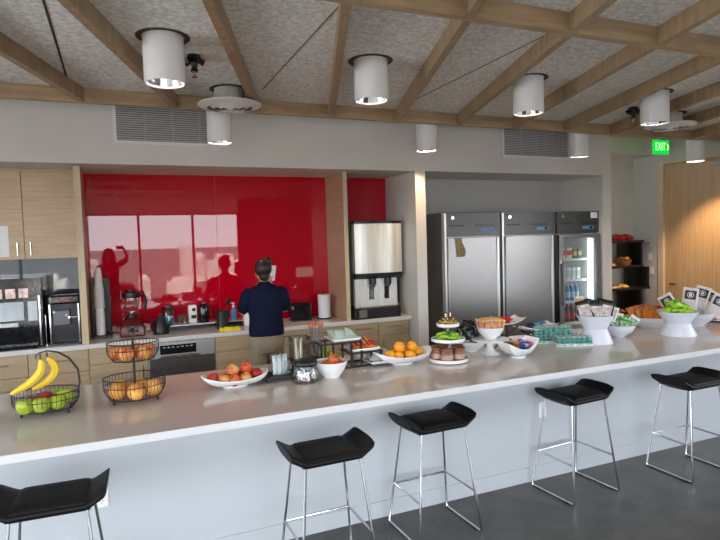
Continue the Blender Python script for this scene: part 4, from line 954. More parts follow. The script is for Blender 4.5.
def rackful(nm, m1, m2, tray, n, lab, grp, x0, x1, y0, y1, z, cat='snack packet', w_=0.058, h=0.09, t_=0.012):
    p = packet(nm, m1, m2, w_, h, t_, cat)
    sp = []
    for i in range(n):
        f = i / (n - 1); col = i % 2
        sp.append(((x0 + (x1 - x0) * f, (y0 + 0.015) + col * 0.095 + rnd.uniform(0, 0.012), z + 0.017 + 0.002 * (i % 3)), (-1.15 + rnd.uniform(-0.12, 0.12), 0, rnd.uniform(-0.25, 0.25))))
    # lean each packet on the one before it
    sp = [((x, y + 0.01, zz), (r[0], 0.35, r[2] + 0.1)) for (x, y, zz), r in sp]
    many(p, sp, lab, grp)
flat_tray('white tray of pale green tea packets on the top step', 1.40, 1.625, 3.84, 4.04, ZT + 0.1972)
rackful('tea_packet', 'pale_green', 'pale_blue', None, 14, 'pale green tea packet in the top tray of the stepped rack', 'tea packets in the top tray', 1.43, 1.60, 3.84, 3.9, ZT + 0.203)
flat_tray('white tray of red and orange snack packets on the middle step', 1.545, 1.775, 3.83, 4.03, ZT + 0.1120)
rackful('snack_packet', 'orange', 'crimson', None, 14, 'orange and red snack packet in the middle tray of the stepped rack', 'snack packets in the middle tray', 1.60, 1.75, 3.83, 3.9, ZT + 0.118)
rackful('snack_packet', 'crimson', 'tan', None, 8, 'dark red and tan snack packet in the middle tray of the stepped rack', 'red snack packets in the middle tray', 1.58, 1.74, 3.84, 3.9, ZT + 0.128)
flat_tray('white tray of silver green packets on the lowest step', 1.67, 1.90, 3.77, 3.98, ZT + 0.0155 - 0.0)
rackful('snack_packet', 'silver', 'pale_green', None, 14, 'silver and green packet in the lowest tray of the stepped rack', 'silver packets in the lowest tray', 1.70, 1.875, 3.77, 3.88, ZT + 0.022)

# --- stir stick glass, on the rack's top left corner
def jarbox(name, label, cat, loc, hx, hy, h):
    t = T(name, label, cat, loc); w_ = 0.004
    MB().box(-hx, hx, -hy, hy, 0, w_).box(-hx, hx, -hy, -hy + w_, w_, h).box(-hx, hx, hy - w_, hy, w_, h).box(-hx, -hx + w_, -hy + w_, hy - w_, w_, h).box(hx - w_, hx, -hy + w_, hy - w_, w_, h).build('container', 'clear', t)
    return t
rkp = T('riser_stand', 'small black riser stand carrying the packet jar and stir stick glass', 'stand', (1.21, 3.93, ZT))
B(-0.13, 0.14, -0.09, 0.09, 0.083, 0.091).build('platform', 'wire', rkp, bevel=0.002)
for sx in (-0.115, 0.13):
    for sy in (-0.08, 0.08): MB().bar((sx, sy, 0), (sx, sy, 0.083), 0.012, 0.012, up=(0, 1, 0)).build('leg', 'wire', rkp)
jarbox('packet_jar', 'clear jar of cream and brown packets on the riser stand', 'jar', (1.165, 3.90, ZT + 0.0912), 0.066, 0.055, 0.17)
p_ = packet('sugar_packet', 'cream', 'pale_green', 0.05, 0.155, 0.010, 'packet')
many(p_, [((1.125 + i * 0.013, 3.865 + (i % 3) * 0.022, ZT + 0.0965), (0, rnd.uniform(-0.03, 0.03), 1.2 + rnd.uniform(-0.25, 0.25))) for i in range(5)], 'cream packet standing in the clear jar on the riser stand', 'cream packets in the clear jar')
p_ = packet('cocoa_packet', 'terracotta', 'dark_brown', 0.05, 0.135, 0.012, 'packet')
many(p_, [((1.195 + i * 0.012, 3.872 + i * 0.012, ZT + 0.0965), (0, 0.03, 0.15 + i * 0.1)) for i in range(2)], 'dark brown packet at the right side of the clear jar', 'brown packets in the clear jar')
tg = T('stir_stick_glass', 'glass of stir sticks with coloured tips on the riser stand', 'glass', (1.300, 3.93, ZT + 0.0912))
MB().lathe([(0.001, 0), (0.036, 0), (0.042, 0.115), (0.039, 0.115), (0.033, 0.006), (0.001, 0.006)], n=24).build('tumbler', 'clear', tg)
M['terracotta_tip'] = mat('red_orange_tip', (0.60, 0.14, 0.05), 0.4, var=0.2, scale=30)
st_ = T('stir_stick', '', 'stir stick'); MB().cyl((0, 0, 0), (0, 0, 0.225), 0.0028, n=6).build('shaft', 'grey_plastic', st_); MB().ball((0, 0, 0.232), 0.012, 0.008, 0.016, 10, 8).build('tip', 'terracotta_tip', st_)
many(st_, [((1.300 + 0.014 * math.cos(i * 1.9), 3.93 + 0.014 * math.sin(i * 1.9), ZT + 0.0975), (0.15 * math.sin(i * 1.9) * -1, 0.15 * math.cos(i * 1.9), 0)) for i in range(9)], 'dark stir stick with orange tip standing in the glass', 'stir sticks in the glass')

# --- sweetener box on a black tray
bt = T('black_tray', 'flat black tray under the sweetener packets, beside the lidded jar', 'tray', (0.99, 3.77, ZT))
MB().box(-0.15, 0.13, -0.07, 0.08, 0.028, 0.034).box(-0.15, -0.144, -0.07, 0.08, 0.034, 0.045).box(0.124, 0.13, -0.07, 0.08, 0.034, 0.045).box(-0.144, 0.124, 0.074, 0.08, 0.034, 0.045).build('tray_body', 'wire', bt)
for sx in (-0.10, 0.08): MB().box(sx - 0.01, sx + 0.01, -0.06, 0.07, 0, 0.028).build('runner', 'wire', bt)
jarbox('sweetener_box', 'clear box packed with blue white sweetener packets', 'jar', (0.985, 3.78, ZT + 0.0345), 0.062, 0.045, 0.10)
p_ = packet('sweetener_packet', 'pale_blue', 'paper', 0.040, 0.13, 0.008, 'packet')
many(p_, [((0.943 + i * 0.0165, 3.765 + (i % 2) * 0.026, ZT + 0.0395), (0, rnd.uniform(-0.06, 0.06), 0.7 + rnd.uniform(-0.3, 0.3))) for i in range(6)], 'pale blue sweetener packet standing in the clear box', 'sweetener packets in the clear box')

# --- lidded jar of wrapped sweets
lj = T('lidded_jar', 'round glass jar with black lid full of wrapped candy', 'jar', (1.115, 3.62, ZT))
MB().lathe([(0.001, 0), (0.078, 0), (0.088, 0.012), (0.090, 0.05), (0.075, 0.10), (0.070, 0.112), (0.067, 0.112), (0.072, 0.098), (0.086, 0.05), (0.084, 0.014), (0.075, 0.005), (0.001, 0.005)], n=36).build('bowl', 'clear', lj)
MB().lathe([(0.001, 0.113), (0.080, 0.113), (0.083, 0.118), (0.083, 0.136), (0.076, 0.146), (0.035, 0.152), (0.030, 0.160), (0.001, 0.162)], n=36).build('lid', 'black', lj)
for m1, m2, nn, lb in (('paper', 'navy_print', 14, 'white candy with dark print in the lidded jar'), ('paper', 'bright_red', 7, 'white candy with red print in the lidded jar')):
    p_ = packet('wrapped_candy', m1, m2, 0.045, 0.032, 0.016, 'candy'); sp = []
    for i in range(nn):
        a = rnd.uniform(0, 6.28); r_ = 0.045 if i % 3 else 0.018
        sp.append(((1.115 + r_ * math.cos(a), 3.62 + r_ * math.sin(a), ZT + 0.010 + 0.068 * (i / nn)), (rnd.uniform(-0.5, 0.5), rnd.uniform(-0.5, 0.5), a + PI / 2)))
    many(p_, sp, lb, lb.replace('candy', 'candies'))

# --- round bowls
def bowl(label, loc, r, h, rf=0.5, m='ceramic', name='serving_bowl', cat='bowl', wall=0.004):
    t = T(name, label, cat, loc)
    pr_ = [(0.001, 0), (r * rf, 0), (r * rf * 1.02, h * 0.06), (r * 0.78, h * 0.42), (r * 0.95, h * 0.80), (r, h), (r - wall, h), (r * 0.93 - wall, h * 0.80), (r * 0.76 - wall, h * 0.45), (r * rf * 0.9, h * 0.12), (0.001, h * 0.09)]
    MB().lathe(pr_, n=48).build('bowl_body', m, t, angle=50); return t
bowl('round white bowl of red apples in front of the stepped rack', (1.315, 3.66, ZT), 0.115, 0.112)
fr = apple('blush_apple_skin', '', 1.0)
many(fr, [((1.315 + x, 3.66 + y, ZT + z), rz(), lb) for x, y, z, lb in ((-0.046, -0.01, 0.048, 'apple at the left of the round apple bowl'), (0.0, -0.038, 0.05, 'apple at the front of the round apple bowl'), (0.046, 0.0, 0.054, 'apple at the right of the round apple bowl'),
      (0.01, 0.05, 0.045, 'apple at the back of the round apple bowl'), (0.005, 0.0, 0.092, 'red apple on top of the round apple bowl'))], '', 'apples in the round bowl')
# pears on a plate seen through the stepped rack
pp = T('fruit_plate', 'low white plate of green pears behind the rack legs', 'plate', (1.46, 4.175, ZT))
MB().lathe([(0.001, 0), (0.06, 0), (0.10, 0.018), (0.098, 0.020), (0.058, 0.005), (0.001, 0.005)], n=36).build('plate_body', 'ceramic', pp)
def pear(lab):
    t = T('green_pear', lab, 'fruit')
    MB().lathe([(0.001, 0.004), (0.02, 0), (0.036, 0.018), (0.041, 0.04), (0.034, 0.066), (0.022, 0.09), (0.016, 0.105), (0.008, 0.113), (0.001, 0.112)], n=20).build('flesh', 'green_apple_skin', t, angle=80)
    MB().tube([(0, 0, 0.11), (0.004, 0, 0.13)], 0.0018, n=6).build('stem', 'stem_brown', t); return t
many(pear(''), [((1.42, 4.16, ZT + 0.008), (0, 0, 0), 'upright green pear at the left of the plate'), ((1.475, 4.13, ZT + 0.042), (0, PI / 2, 0.4), 'green pear lying at the front of the plate'), ((1.50, 4.215, ZT + 0.042), (0, PI / 2, 1.6), 'green pear lying at the back of the plate')], '', 'green pears on the plate')

# --- three tier stand
ts = T('tiered_stand', 'three tier white plate stand with a chrome ring handle', 'cake stand', (2.27, 3.68, ZT))
def tier(r, z): return MB().lathe([(0.001, z), (r * 0.85, z), (r, z + 0.008), (r, z + 0.030), (r - 0.005, z + 0.030), (r - 0.007, z + 0.012), (0.001, z + 0.010)], n=48).build('plate', 'ceramic', ts)
tier(0.150, 0.0); tier(0.128, 0.150); tier(0.086, 0.262)
MB().cyl((0, 0, 0), (0, 0, 0.332), 0.005, n=12).tube([(0.022 * math.cos(a * PI / 10), 0, 0.352 + 0.020 * math.sin(a * PI / 10)) for a in range(20)], 0.004, n=8, closed=True).build('post', 'chrome', ts)
def pot(lab):
    t = T('snack_jar', lab, 'jar')
    MB().lathe([(0.001, 0), (0.042, 0), (0.046, 0.01), (0.046, 0.075), (0.040, 0.085), (0.001, 0.085)], n=28).build('contents', 'terracotta', t)
    MB().lathe([(0.001, 0.086), (0.046, 0.086), (0.047, 0.10), (0.001, 0.102)], n=28).build('lid', 'brown', t)
    MB().lathe([(0.0468, 0.02), (0.0468, 0.055)], n=28).build('label_band', 'pink_beige', t); return t
M['pink_beige'] = mat('pinkish_label', (0.50, 0.33, 0.26), 0.4, var=0.1, scale=30)
many(pot(''), [((2.27 + 0.088 * math.cos(a), 3.68 + 0.088 * math.sin(a), ZT + 0.0125), (0, 0, a), lb) for a, lb in ((-2.25, 'brown snack jar at the front left of the bottom plate'), (-1.05, 'brown snack jar at the front right of the bottom plate'), (0.1, 'brown snack jar at the right of the bottom plate'), (1.5, 'brown snack jar at the back of the bottom plate'), (2.9, 'brown snack jar at the left of the bottom plate'))], '', 'brown snack jars on the bottom plate')
def heap(p, n, c_, R, z0, dz, lab, grp, flat=True, cyc=1.0):
    sp = []
    for i in range(n):
        f = i / n; a = i * 2.4; r_ = R * (1 - 0.65 * f) * (0.55 + 0.45 * ((i * 37) % 10) / 10)
        rot = (-1.3 + rnd.uniform(-0.4, 0.4), rnd.uniform(-0.3, 0.3), a) if flat else (-0.25 + rnd.uniform(-0.25, 0.2), rnd.uniform(-0.45, 0.45), rnd.uniform(-0.7, 0.7) - 0.65)
        sp.append(((c_[0] + r_ * math.cos(a), c_[1] + r_ * math.sin(a), z0 + dz * f), rot))
    many(p, sp, lab, grp)
heap(packet('lime_packet', 'lime', 'green', 0.07, 0.055, 0.016, 'snack packet'), 16, (2.27, 3.68), 0.095, ZT + 0.172, 0.035, 'lime green packet on the middle plate of the tier stand', 'lime green packets on the middle plate')
heap(packet('nut_packet', 'tan', 'brown', 0.055, 0.045, 0.014, 'snack packet'), 12, (2.27, 3.68), 0.066, ZT + 0.284, 0.02, 'tan and brown packet on the top plate of the tier stand', 'tan packets on the top plate')

M['forest_print'] = mat('dark_green_print', (0.03, 0.05, 0.035), 0.2, col2=(0.008, 0.008, 0.01), scale=40)
# --- bowl of black packets
bowl('white bowl of black snack packets behind the tier stand', (2.63, 3.93, ZT), 0.145, 0.090, 0.40)
heap(packet('black_packet', 'black_gloss', 'forest_print', 0.08, 0.095, 0.035, 'snack packet'), 18, (2.63, 3.93), 0.09, ZT + 0.065, 0.10, 'shiny black packet with dark green print in the white bowl', 'black packets in the white bowl', flat=False)

# --- cake stand with bowl
cs = T('cake_stand', 'white pedestal cake stand carrying a bowl of snack bags', 'cake stand', (2.695, 3.74, ZT))
MB().lathe([(0.001, 0), (0.075, 0), (0.078, 0.006), (0.045, 0.020), (0.028, 0.045), (0.030, 0.095), (0.06, 0.106), (0.145, 0.110), (0.150, 0.118), (0.145, 0.122), (0.001, 0.120)], n=48).build('stand_body', 'ceramic', cs, angle=50)
bowl('white bowl of yellow and magenta snack bags on the cake stand', (2.700, 3.74, ZT + 0.1222), 0.108, 0.095, 0.42)
M['tan_bag'] = mat('yellow_tan_bag', (0.72, 0.45, 0.14), 0.35, var=0.08, scale=14); M['magenta_bag'] = mat('magenta_print', (0.40, 0.02, 0.14), 0.35, col2=(0.65, 0.38, 0.12), scale=26)
p_ = packet('fruit_snack_bag', 'tan_bag', 'magenta_bag', 0.085, 0.105, 0.028, 'snack bag')
many(p_, [((2.700 + x * 0.75, 3.74 + y * 0.75, ZT + 0.182), (rx, ry, q - 0.6)) for x, y, rx, ry, q in ((-0.055, -0.045, 0.05, -0.15, 0.1), (0.01, -0.055, 0.05, 0.1, -0.1), (0.065, -0.04, 0.05, 0.25, -0.35), (-0.045, 0.0, -0.1, -0.2, 0.3), (0.03, 0.0, -0.1, 0.1, 0.1), (0.0, 0.045, -0.15, -0.1, -0.2), (0.06, 0.035, -0.1, 0.2, 0.2), (-0.06, 0.04, -0.1, -0.2, 0.0))], 'yellow snack bag with magenta print in the bowl on the cake stand', 'snack bags on the cake stand')

# --- scoop bowl with colourful snacks
sbw = T('scoop_bowl', 'white swooping bowl of brown, blue and pink packets in front of wire stands', 'bowl', (2.80, 3.53, ZT))
def scoop(u, v, s):
    a = 2 * u - 1; b = 2 * v - 1
    q = max(abs(a) ** 2.0, abs(b) ** 2.2); rim = 0.070 + 0.062 * max(0, abs(a) - 0.1) ** 1.5 + (0.018 if a > 0 else 0) * abs(a)
    z = 0.010 + (rim - 0.010) * q ** 1.0; wy = 0.105 * (1 - 0.25 * a * a)
    return (a * 0.145 * (0.985 if s else 1), b * wy * (0.97 if s else 1), z + (0.005 if s else 0))
MB().grid(scoop, 32, 20).build('shell', 'ceramic', sbw, angle=60)
MB().lathe([(0.001, 0), (0.055, 0), (0.06, 0.012), (0.001, 0.014)], n=30).build('foot_ring', 'ceramic', sbw)
for m1, m2, n_, ox, lb in (('brown', 'tan', 8, -0.04, 'brown'), ('blue', 'pale_blue', 6, 0.035, 'blue'), ('pink', 'magenta', 4, 0.07, 'pink')):
    heap(packet('snack_packet', m1, m2, 0.07, 0.05, 0.016, 'snack packet'), n_, (2.80 + ox, 3.545), 0.045, ZT + 0.06, 0.055, lb + ' packet in the swooping white bowl', lb + ' packets in the swooping bowl')

# --- crossed wire stands with curved dishes
def xstand(x, y, h, w_, label):
    t = T('wire_stand', label, 'stand', (x, y, ZT))
    for s_ in (-1, 1):
        yy = s_ * 0.075
        MB().bar((-w_, yy, 0.006), (w_, yy, h), 0.011, 0.011, up=(0, 1, 0)).build('crossed_rod', 'wire', t)
        MB().bar((w_, yy + 0.008, 0.006), (-w_, yy + 0.008, h), 0.011, 0.011, up=(0, 1, 0)).build('crossed_rod', 'wire', t)
    MB().bar((-w_, -0.08, 0.006), (-w_, 0.085, 0.006), 0.008, 0.008).bar((w_, -0.08, 0.006), (w_, 0.085, 0.006), 0.008, 0.008).bar((-w_, -0.08, h), (-w_, 0.085, h), 0.008, 0.008).bar((w_, -0.08, h), (w_, 0.085, h), 0.008, 0.008).build('cross_rods', 'wire', t)
xstand(2.98, 3.98, 0.170, 0.12, 'taller crossed black wire stand under the red and gold snack dish'); xstand(3.34, 3.99, 0.095, 0.085, 'lower crossed black wire stand under the blue snack dish')
def curve_dish(label, loc, L, Wd, lift, rzz=0):
    t = T('curved_dish', label, 'dish', loc, rz=rzz)
    def fn(u, v, s):
        a = 2 * u - 1; b = 2 * v - 1
        z = lift * abs(a) ** 2.4 + 0.018 * abs(b) ** 2.5
        return (a * L / 2, b * Wd / 2 * (1 - 0.22 * abs(a) ** 2), z + (0.006 if s else 0))
    MB().grid(fn, 30, 16).build('dish_body', 'ceramic', t, angle=60); return t
curve_dish('upper white curved dish of red and gold snacks on the taller wire stand', (2.98, 3.98, ZT + 0.1752), 0.42, 0.20, 0.045)
curve_dish('lower white curved dish of blue packets on the lower wire stand', (3.36, 3.99, ZT + 0.1002), 0.40, 0.20, 0.035)
for m1, m2, n_, ox, lb in (('bright_red', 'crimson', 7, 0.04, 'red'), ('tan', 'yellow', 7, -0.04, 'gold')):
    heap(packet('snack_packet', m1, m2, 0.07, 0.05, 0.016, 'snack packet'), n_, (2.98 + ox, 3.985), 0.06, ZT + 0.193, 0.03, lb + ' packet on the upper curved dish', lb + ' packets on the upper curved dish')
for m1, m2, n_, ox, lb in (('navy_print', 'mid_blue', 8, -0.02, 'dark blue'), ('pale_blue', 'blue', 6, 0.05, 'pale blue')):
    heap(packet('snack_packet', m1, m2, 0.07, 0.05, 0.014, 'snack packet'), n_, (3.36 + ox, 3.985), 0.065, ZT + 0.118, 0.022, lb + ' packet on the lower curved dish', lb + ' packets on the lower curved dish')

# --- cartons of teal bars
def bar_carton(label, loc, rzz, w_, d_, h):
    t = T('display_carton', label, 'carton', loc, rz=rzz)
    m = MB().box(-w_ / 2, w_ / 2, -d_ / 2, d_ / 2, 0, 0.004)
    for a in ((-w_ / 2, w_ / 2, -d_ / 2, -d_ / 2 + 0.003, h * 0.6), (-w_ / 2, w_ / 2, d_ / 2 - 0.003, d_ / 2, h), (-w_ / 2, -w_ / 2 + 0.003, -d_ / 2, d_ / 2, h), (w_ / 2 - 0.003, w_ / 2, -d_ / 2, d_ / 2, h)): m.box(a[0], a[1], a[2], a[3], 0.004, a[4])
    m.build('carton_body', 'paper', t)
    MB().box(-w_ / 2 + 0.01, w_ / 2 - 0.01, -d_ / 2 - 0.001, -d_ / 2, h * 0.12, h * 0.5).build('printed_band', 'paper_teal', t); return t
M['paper_teal'] = mat('teal_white_print', (0.78, 0.82, 0.80), 0.4, col2=(0.05, 0.36, 0.32), scale=45)
bar_carton('open white carton of teal wrapped bars, nearer one', (3.50, 3.70, ZT), -0.45, 0.30, 0.15, 0.032)
bar_carton('open white carton of teal wrapped bars, the one behind', (3.44, 3.88, ZT), -0.45, 0.34, 0.15, 0.032)
bp_ = T('granola_bar', '', 'snack bar')
def gb(u, v, s):
    a = 2 * u - 1; b = 2 * v - 1; th = 0.010 * max(0, 1 - abs(a) ** 6) ** 0.5 * max(0, 1 - abs(b) ** 4) ** 0.5 + 0.0008
    return (a * 0.019, b * 0.070, 0.011 + (th if s else -th))
MB().grid(gb, 10, 14).build('wrapper', 'paper_teal', bp_, angle=60)
for q_ in (-0.0665, 0.0665): B(-0.016, 0.016, q_ - 0.0045, q_ + 0.0045, 0.006, 0.016).build('crimped_end', 'teal', bp_)
sp = []
for (cx, cy, n_, lyr) in ((3.50, 3.70, 7, 3), (3.44, 3.88, 8, 6)):
    for l_ in range(lyr):
        for i in range(n_):
            q = (i - (n_ - 1) / 2) * 0.0415; a = -0.45
            sp.append(((cx + q * math.cos(a) + rnd.uniform(-.003, .003), cy + q * math.sin(a), ZT + 0.008 + l_ * 0.023), (0, 0, a + rnd.uniform(-0.06, 0.06))))
many(bp_, sp, 'teal and white wrapped granola bar in the open cartons', 'granola bars in the open cartons')

# --- waisted bowls and the white bowls at the right
def waist(label, loc, r, h):
    t = T('waisted_bowl', label, 'bowl', loc); w_ = 0.60
    k = h / 2 * 1.02
    MB().lathe([(0.001, 0), (r * 0.90, 0), (r * 0.905, 0.006), (r * w_ * 1.08, k * 0.86), (r * w_, k), (r * w_ * 1.10, k * 1.14), (r * 0.97, h - 0.008), (r, h), (r - 0.006, h), (r * 0.93, h - 0.012), (r * w_, k * 1.2), (0.001, k * 1.1)], n=56).build('bowl_body', 'melamine', t, angle=50)
    return t
def foodbag(name, m1, m2, w_, h, t_, mark=None, cat='snack bag'): return packet(name, m1, m2, w_, h, t_, cat, mark)
def stand_in(p, c_, R, z0, n, lab, grp, tilt=0.30, off=0):
    sp = []
    for i in range(n):
        a = off + i * 2 * PI / n; k = 0.55 if i % 2 else 0.95
        x, y = R * k * math.cos(a), R * k * math.sin(a)
        sp.append(((c_[0] + x, c_[1] + y, z0 + rnd.uniform(0, 0.012)), (-tilt * math.sin(a + 0.8), tilt * math.cos(a + 0.8), rnd.uniform(-0.35, 0.35) - 0.8)))
    many(p, sp, lab, grp)
M['red_print'] = mat('red_and_grey_print', (0.80, 0.78, 0.77), 0.4, col2=(0.42, 0.30, 0.29), scale=34)
waist('large white waisted bowl of black and white snack bags beside the bar cartons', (3.74, 3.68, ZT), 0.158, 0.240)
stand_in(foodbag('popcorn_bag', 'black', 'red_print', 0.13, 0.185, 0.03), (3.74, 3.68), 0.078, ZT + 0.178, 8, 'black edged white snack bag standing in the waisted bowl by the cartons', 'black edged snack bags in the left waisted bowl')
many(foodbag('popcorn_bag', 'paper', 'red_print', 0.12, 0.125, 0.03), [((3.74, 3.60, ZT + 0.205), (0.12, 0.08, -0.75), 'white snack bag with red print at the front of the left waisted bowl'), ((3.83, 3.63, ZT + 0.19), (0.0, 0.3, -0.75), 'white snack bag leaning out at the right of the left waisted bowl')], '', None)
many(foodbag('cookie_bag', 'cream', 'tan', 0.075, 0.12, 0.03), [((3.70, 3.80, ZT + 0.27), (0.0, -0.15, -0.75), 'small cream bag sticking up at the back of the left waisted bowl')], '', None)
M['green_print'] = mat('green_and_white_print', (0.72, 0.76, 0.70), 0.4, col2=(0.05, 0.30, 0.05), scale=34)
bowl('small white bowl of green and white bags beside the left waisted bowl', (4.12, 3.78, ZT), 0.145, 0.110, 0.34, 'melamine')
stand_in(foodbag('chip_bag', 'green', 'green_print', 0.10, 0.125, 0.026), (4.12, 3.78), 0.07, ZT + 0.058, 6, 'green and white snack bag in the small white bowl', 'green and white bags in the small bowl', 0.5, 0.3)
many(foodbag('chip_bag', 'paper', 'green_print', 0.085, 0.15, 0.02), [((4.17, 3.75, ZT + 0.06), (0.05, 0.65, -0.75), 'white bag leaning right across the small white bowl'), ((4.07, 3.78, ZT + 0.075), (0.05, 0.25, -0.75), 'narrow white bag standing at the left of the small white bowl')], '', None)
M['orange_print'] = mat('orange_brown_print', (0.60, 0.25, 0.06), 0.4, col2=(0.25, 0.05, 0.02), scale=30)
bowl('white bowl of orange brown snack bags between the two green bowls', (4.80, 4.03, ZT), 0.205, 0.105, 0.5, 'ceramic')
stand_in(foodbag('cracker_bag', 'orange_print', 'orange', 0.105, 0.12, 0.026), (4.80, 4.03), 0.13, ZT + 0.075, 10, 'orange brown snack bag in the wide white bowl', 'orange brown bags in the wide bowl', 0.35)
stand_in(foodbag('cracker_bag', 'crimson', 'tan', 0.095, 0.11, 0.026), (4.80, 4.03), 0.09, ZT + 0.085, 5, 'dark red snack bag in the wide white bowl', 'dark red bags in the wide bowl', 0.3, 0.5)
waist('large white waisted bowl of bright green packs at the right', (4.62, 3.58, ZT), 0.172, 0.215)
heap(packet('green_snack_pack', 'lime', 'green', 0.085, 0.075, 0.045, 'snack packet'), 22, (4.62, 3.58), 0.098, ZT + 0.185, 0.08, 'bright green pack in the right waisted bowl', 'bright green packs in the right waisted bowl')
bowl('white bowl of tall bags with black emblems, behind the right waisted bowl', (5.20, 3.86, ZT), 0.20, 0.13, 0.45, 'melamine')
def emblem_bag(lab):
    t = packet('emblem_bag', 'bag_white', 'grey_print', 0.135, 0.235, 0.035, 'snack bag')
    y = -0.0195
    p2 = MB().box(-0.048, 0.048, y - 0.002, y, 0.125, 0.210).build('black_panel', 'ink', t)
    MB().tube([(0.026 * math.cos(a * PI / 8), y - 0.003, 0.168 + 0.026 * math.sin(a * PI / 8)) for a in range(16)], 0.003, n=5, closed=True).box(-0.012, 0.012, y - 0.004, y - 0.002, 0.152, 0.184).build('emblem', 'pale_grey', p2)
    return t
M['bag_white'] = mat('white_foil_bag', (0.78, 0.74, 0.73), 0.35, var=0.03, scale=8); M['grey_print'] = mat('faint_pink_print', (0.76, 0.70, 0.69), 0.4, var=0.08, scale=50)
many(emblem_bag(''), [((4.93, 3.82, ZT + 0.115), (0.0, -0.55, -0.9), 'white bag with black emblem leaning left behind the green packs'), ((5.05, 3.80, ZT + 0.15), (0.0, 0.12, -0.9), 'tall white bag with black emblem in the middle of the group'),
     ((5.25, 3.86, ZT + 0.155), (0.0, 0.30, -0.9), 'white bag with black emblem leaning right at the back'), ((5.24, 3.70, ZT + 0.095), (0.0, 0.42, -0.9), 'white bag with black emblem low at the right front'),
     ((5.33, 3.86, ZT + 0.12), (-0.1, 0.6, -0.8), 'white bag with black emblem tipped far right')], '', 'bags with black emblems')
pl = T('serving_plate', 'white plate with a red package at the right edge of the island', 'plate', (5.72, 3.90, ZT))
MB().lathe([(0.001, 0), (0.15, 0), (0.24, 0.022), (0.236, 0.026), (0.15, 0.006), (0.001, 0.006)], n=48).build('plate_body', 'ceramic', pl)
many(packet('candy_bag', 'crimson', 'bright_red', 0.16, 0.14, 0.07, 'snack bag'), [((5.60, 3.86, ZT + 0.035), (-1.2, 0, 0.2), 'red package lying on the plate at the right edge')], '', None)

# --- things on the alcove shelf
p_ = packet('chip_bag', 'bright_red', 'crimson', 0.17, 0.18, 0.09, 'snack bag')
many(p_, [((7.42, 6.92, 1.745), (-1.35, 0, 0.1), 'red chip bag at the left on top of the zigzag shelf'), ((7.63, 6.92, 1.745), (-1.3, 0.0, -0.1), 'red chip bag in the middle on top of the zigzag shelf'), ((7.84, 6.92, 1.745), (-1.3, 0, 0.1), 'red chip bag at the right on top of the zigzag shelf')], '', 'red chip bags on the zigzag shelf')
p_ = packet('chip_bag', 'yellow', 'tan', 0.16, 0.12, 0.05, 'snack bag')
many(p_, [((7.45, 6.93, 1.312), (-1.3, 0, 0.1), 'yellow bag on the second shelf of the zigzag unit'), ((7.75, 6.93, 0.942), (-1.3, 0, 0.2), 'yellow bag on the third shelf of the zigzag unit')], '', 'yellow bags on the zigzag shelf')
wb = T('snack_basket', 'round basket of orange snacks on the second zigzag shelf', 'basket', (7.66, 6.92, 1.3052))
MB().lathe([(0.001, 0), (0.10, 0), (0.13, 0.10), (0.122, 0.10), (0.094, 0.006), (0.001, 0.006)], n=28).build('basket_body', 'brown', wb)
heap(packet('snack_packet', 'orange_print', 'yellow', 0.07, 0.06, 0.02, 'snack packet'), 9, (7.66, 6.92), 0.08, 1.395, 0.03, 'orange packet in the round basket on the zigzag shelf', 'orange packets in the shelf basket')
many(packet('snack_packet', 'cream', 'crimson', 0.12, 0.09, 0.04, 'snack packet'), [((7.46 + i * 0.13, 6.92, 0.942), (-1.3, 0, 0.3 * i), None) for i in range(2)], 'cream and red packet on the third zigzag shelf', 'cream packets on the third zigzag shelf')
many(packet('snack_packet', 'orange_print', 'crimson', 0.12, 0.09, 0.04, 'snack packet'), [((7.42 + i * 0.14, 6.92, 0.532), (-1.2, 0, 0.3 * i), None) for i in range(4)], 'orange packet on the lowest zigzag shelf', 'orange packets on the lowest zigzag shelf')
# ================================================================ PEOPLE
def remesh(o, vox, it=6):
    r = o.modifiers.new('merge', 'REMESH'); r.mode = 'VOXEL'; r.voxel_size = vox; r.use_smooth_shade = True
    s = o.modifiers.new('smooth', 'SMOOTH'); s.factor = 0.5; s.iterations = it
    return o
def torso(m, rows, n=28):
    """rows: (x, y, z, rx, ry)"""
    return m.rings([[(x + rx * math.cos(2 * PI * k / n), y + ry * math.sin(2 * PI * k / n), z) for k in range(n)] for x, y, z, rx, ry in rows])
def hand(m, wrist, palm_dir, side, curl_to, s=1.0):
    """palm box like blob and five separate bent fingers"""
    w_ = Vector(wrist); d = Vector(palm_dir).normalized(); sd = Vector(side).normalized(); c_ = Vector(curl_to).normalized()
    m.tube([w_, w_ + d * 0.035 * s, w_ + d * 0.085 * s], [0.024 * s, 0.032 * s, 0.030 * s], n=12)
    m.tube([w_ + d * 0.05 * s - sd * 0.022 * s, w_ + d * 0.05 * s + sd * 0.022 * s], [0.017 * s, 0.017 * s], n=10)
    for q, ln in ((-0.030, 0.060), (-0.010, 0.074), (0.010, 0.078), (0.030, 0.068)):
        b0 = w_ + d * 0.078 * s + sd * q * s
        p1 = b0 + (d * 0.9 + c_ * 0.35).normalized() * ln * 0.45 * s; p2 = p1 + (d * 0.4 + c_ * 0.9).normalized() * ln * 0.32 * s; p3 = p2 + (c_ - d * 0.25).normalized() * ln * 0.28 * s
        m.tube([b0 - d * 0.02 * s, b0, p1, p2, p3], [0.0095 * s, 0.0092 * s, 0.0085 * s, 0.0078 * s, 0.0062 * s], n=8)
    t0 = w_ + d * 0.025 * s + sd * 0.026 * s
    m.tube([t0, t0 + (sd * 0.8 + d * 0.5 + c_ * 0.3).normalized() * 0.038 * s, t0 + (sd * 0.9 + d * 1.3 + c_ * 1.0).normalized() * 0.066 * s], [0.013 * s, 0.0105 * s, 0.0085 * s], n=8)

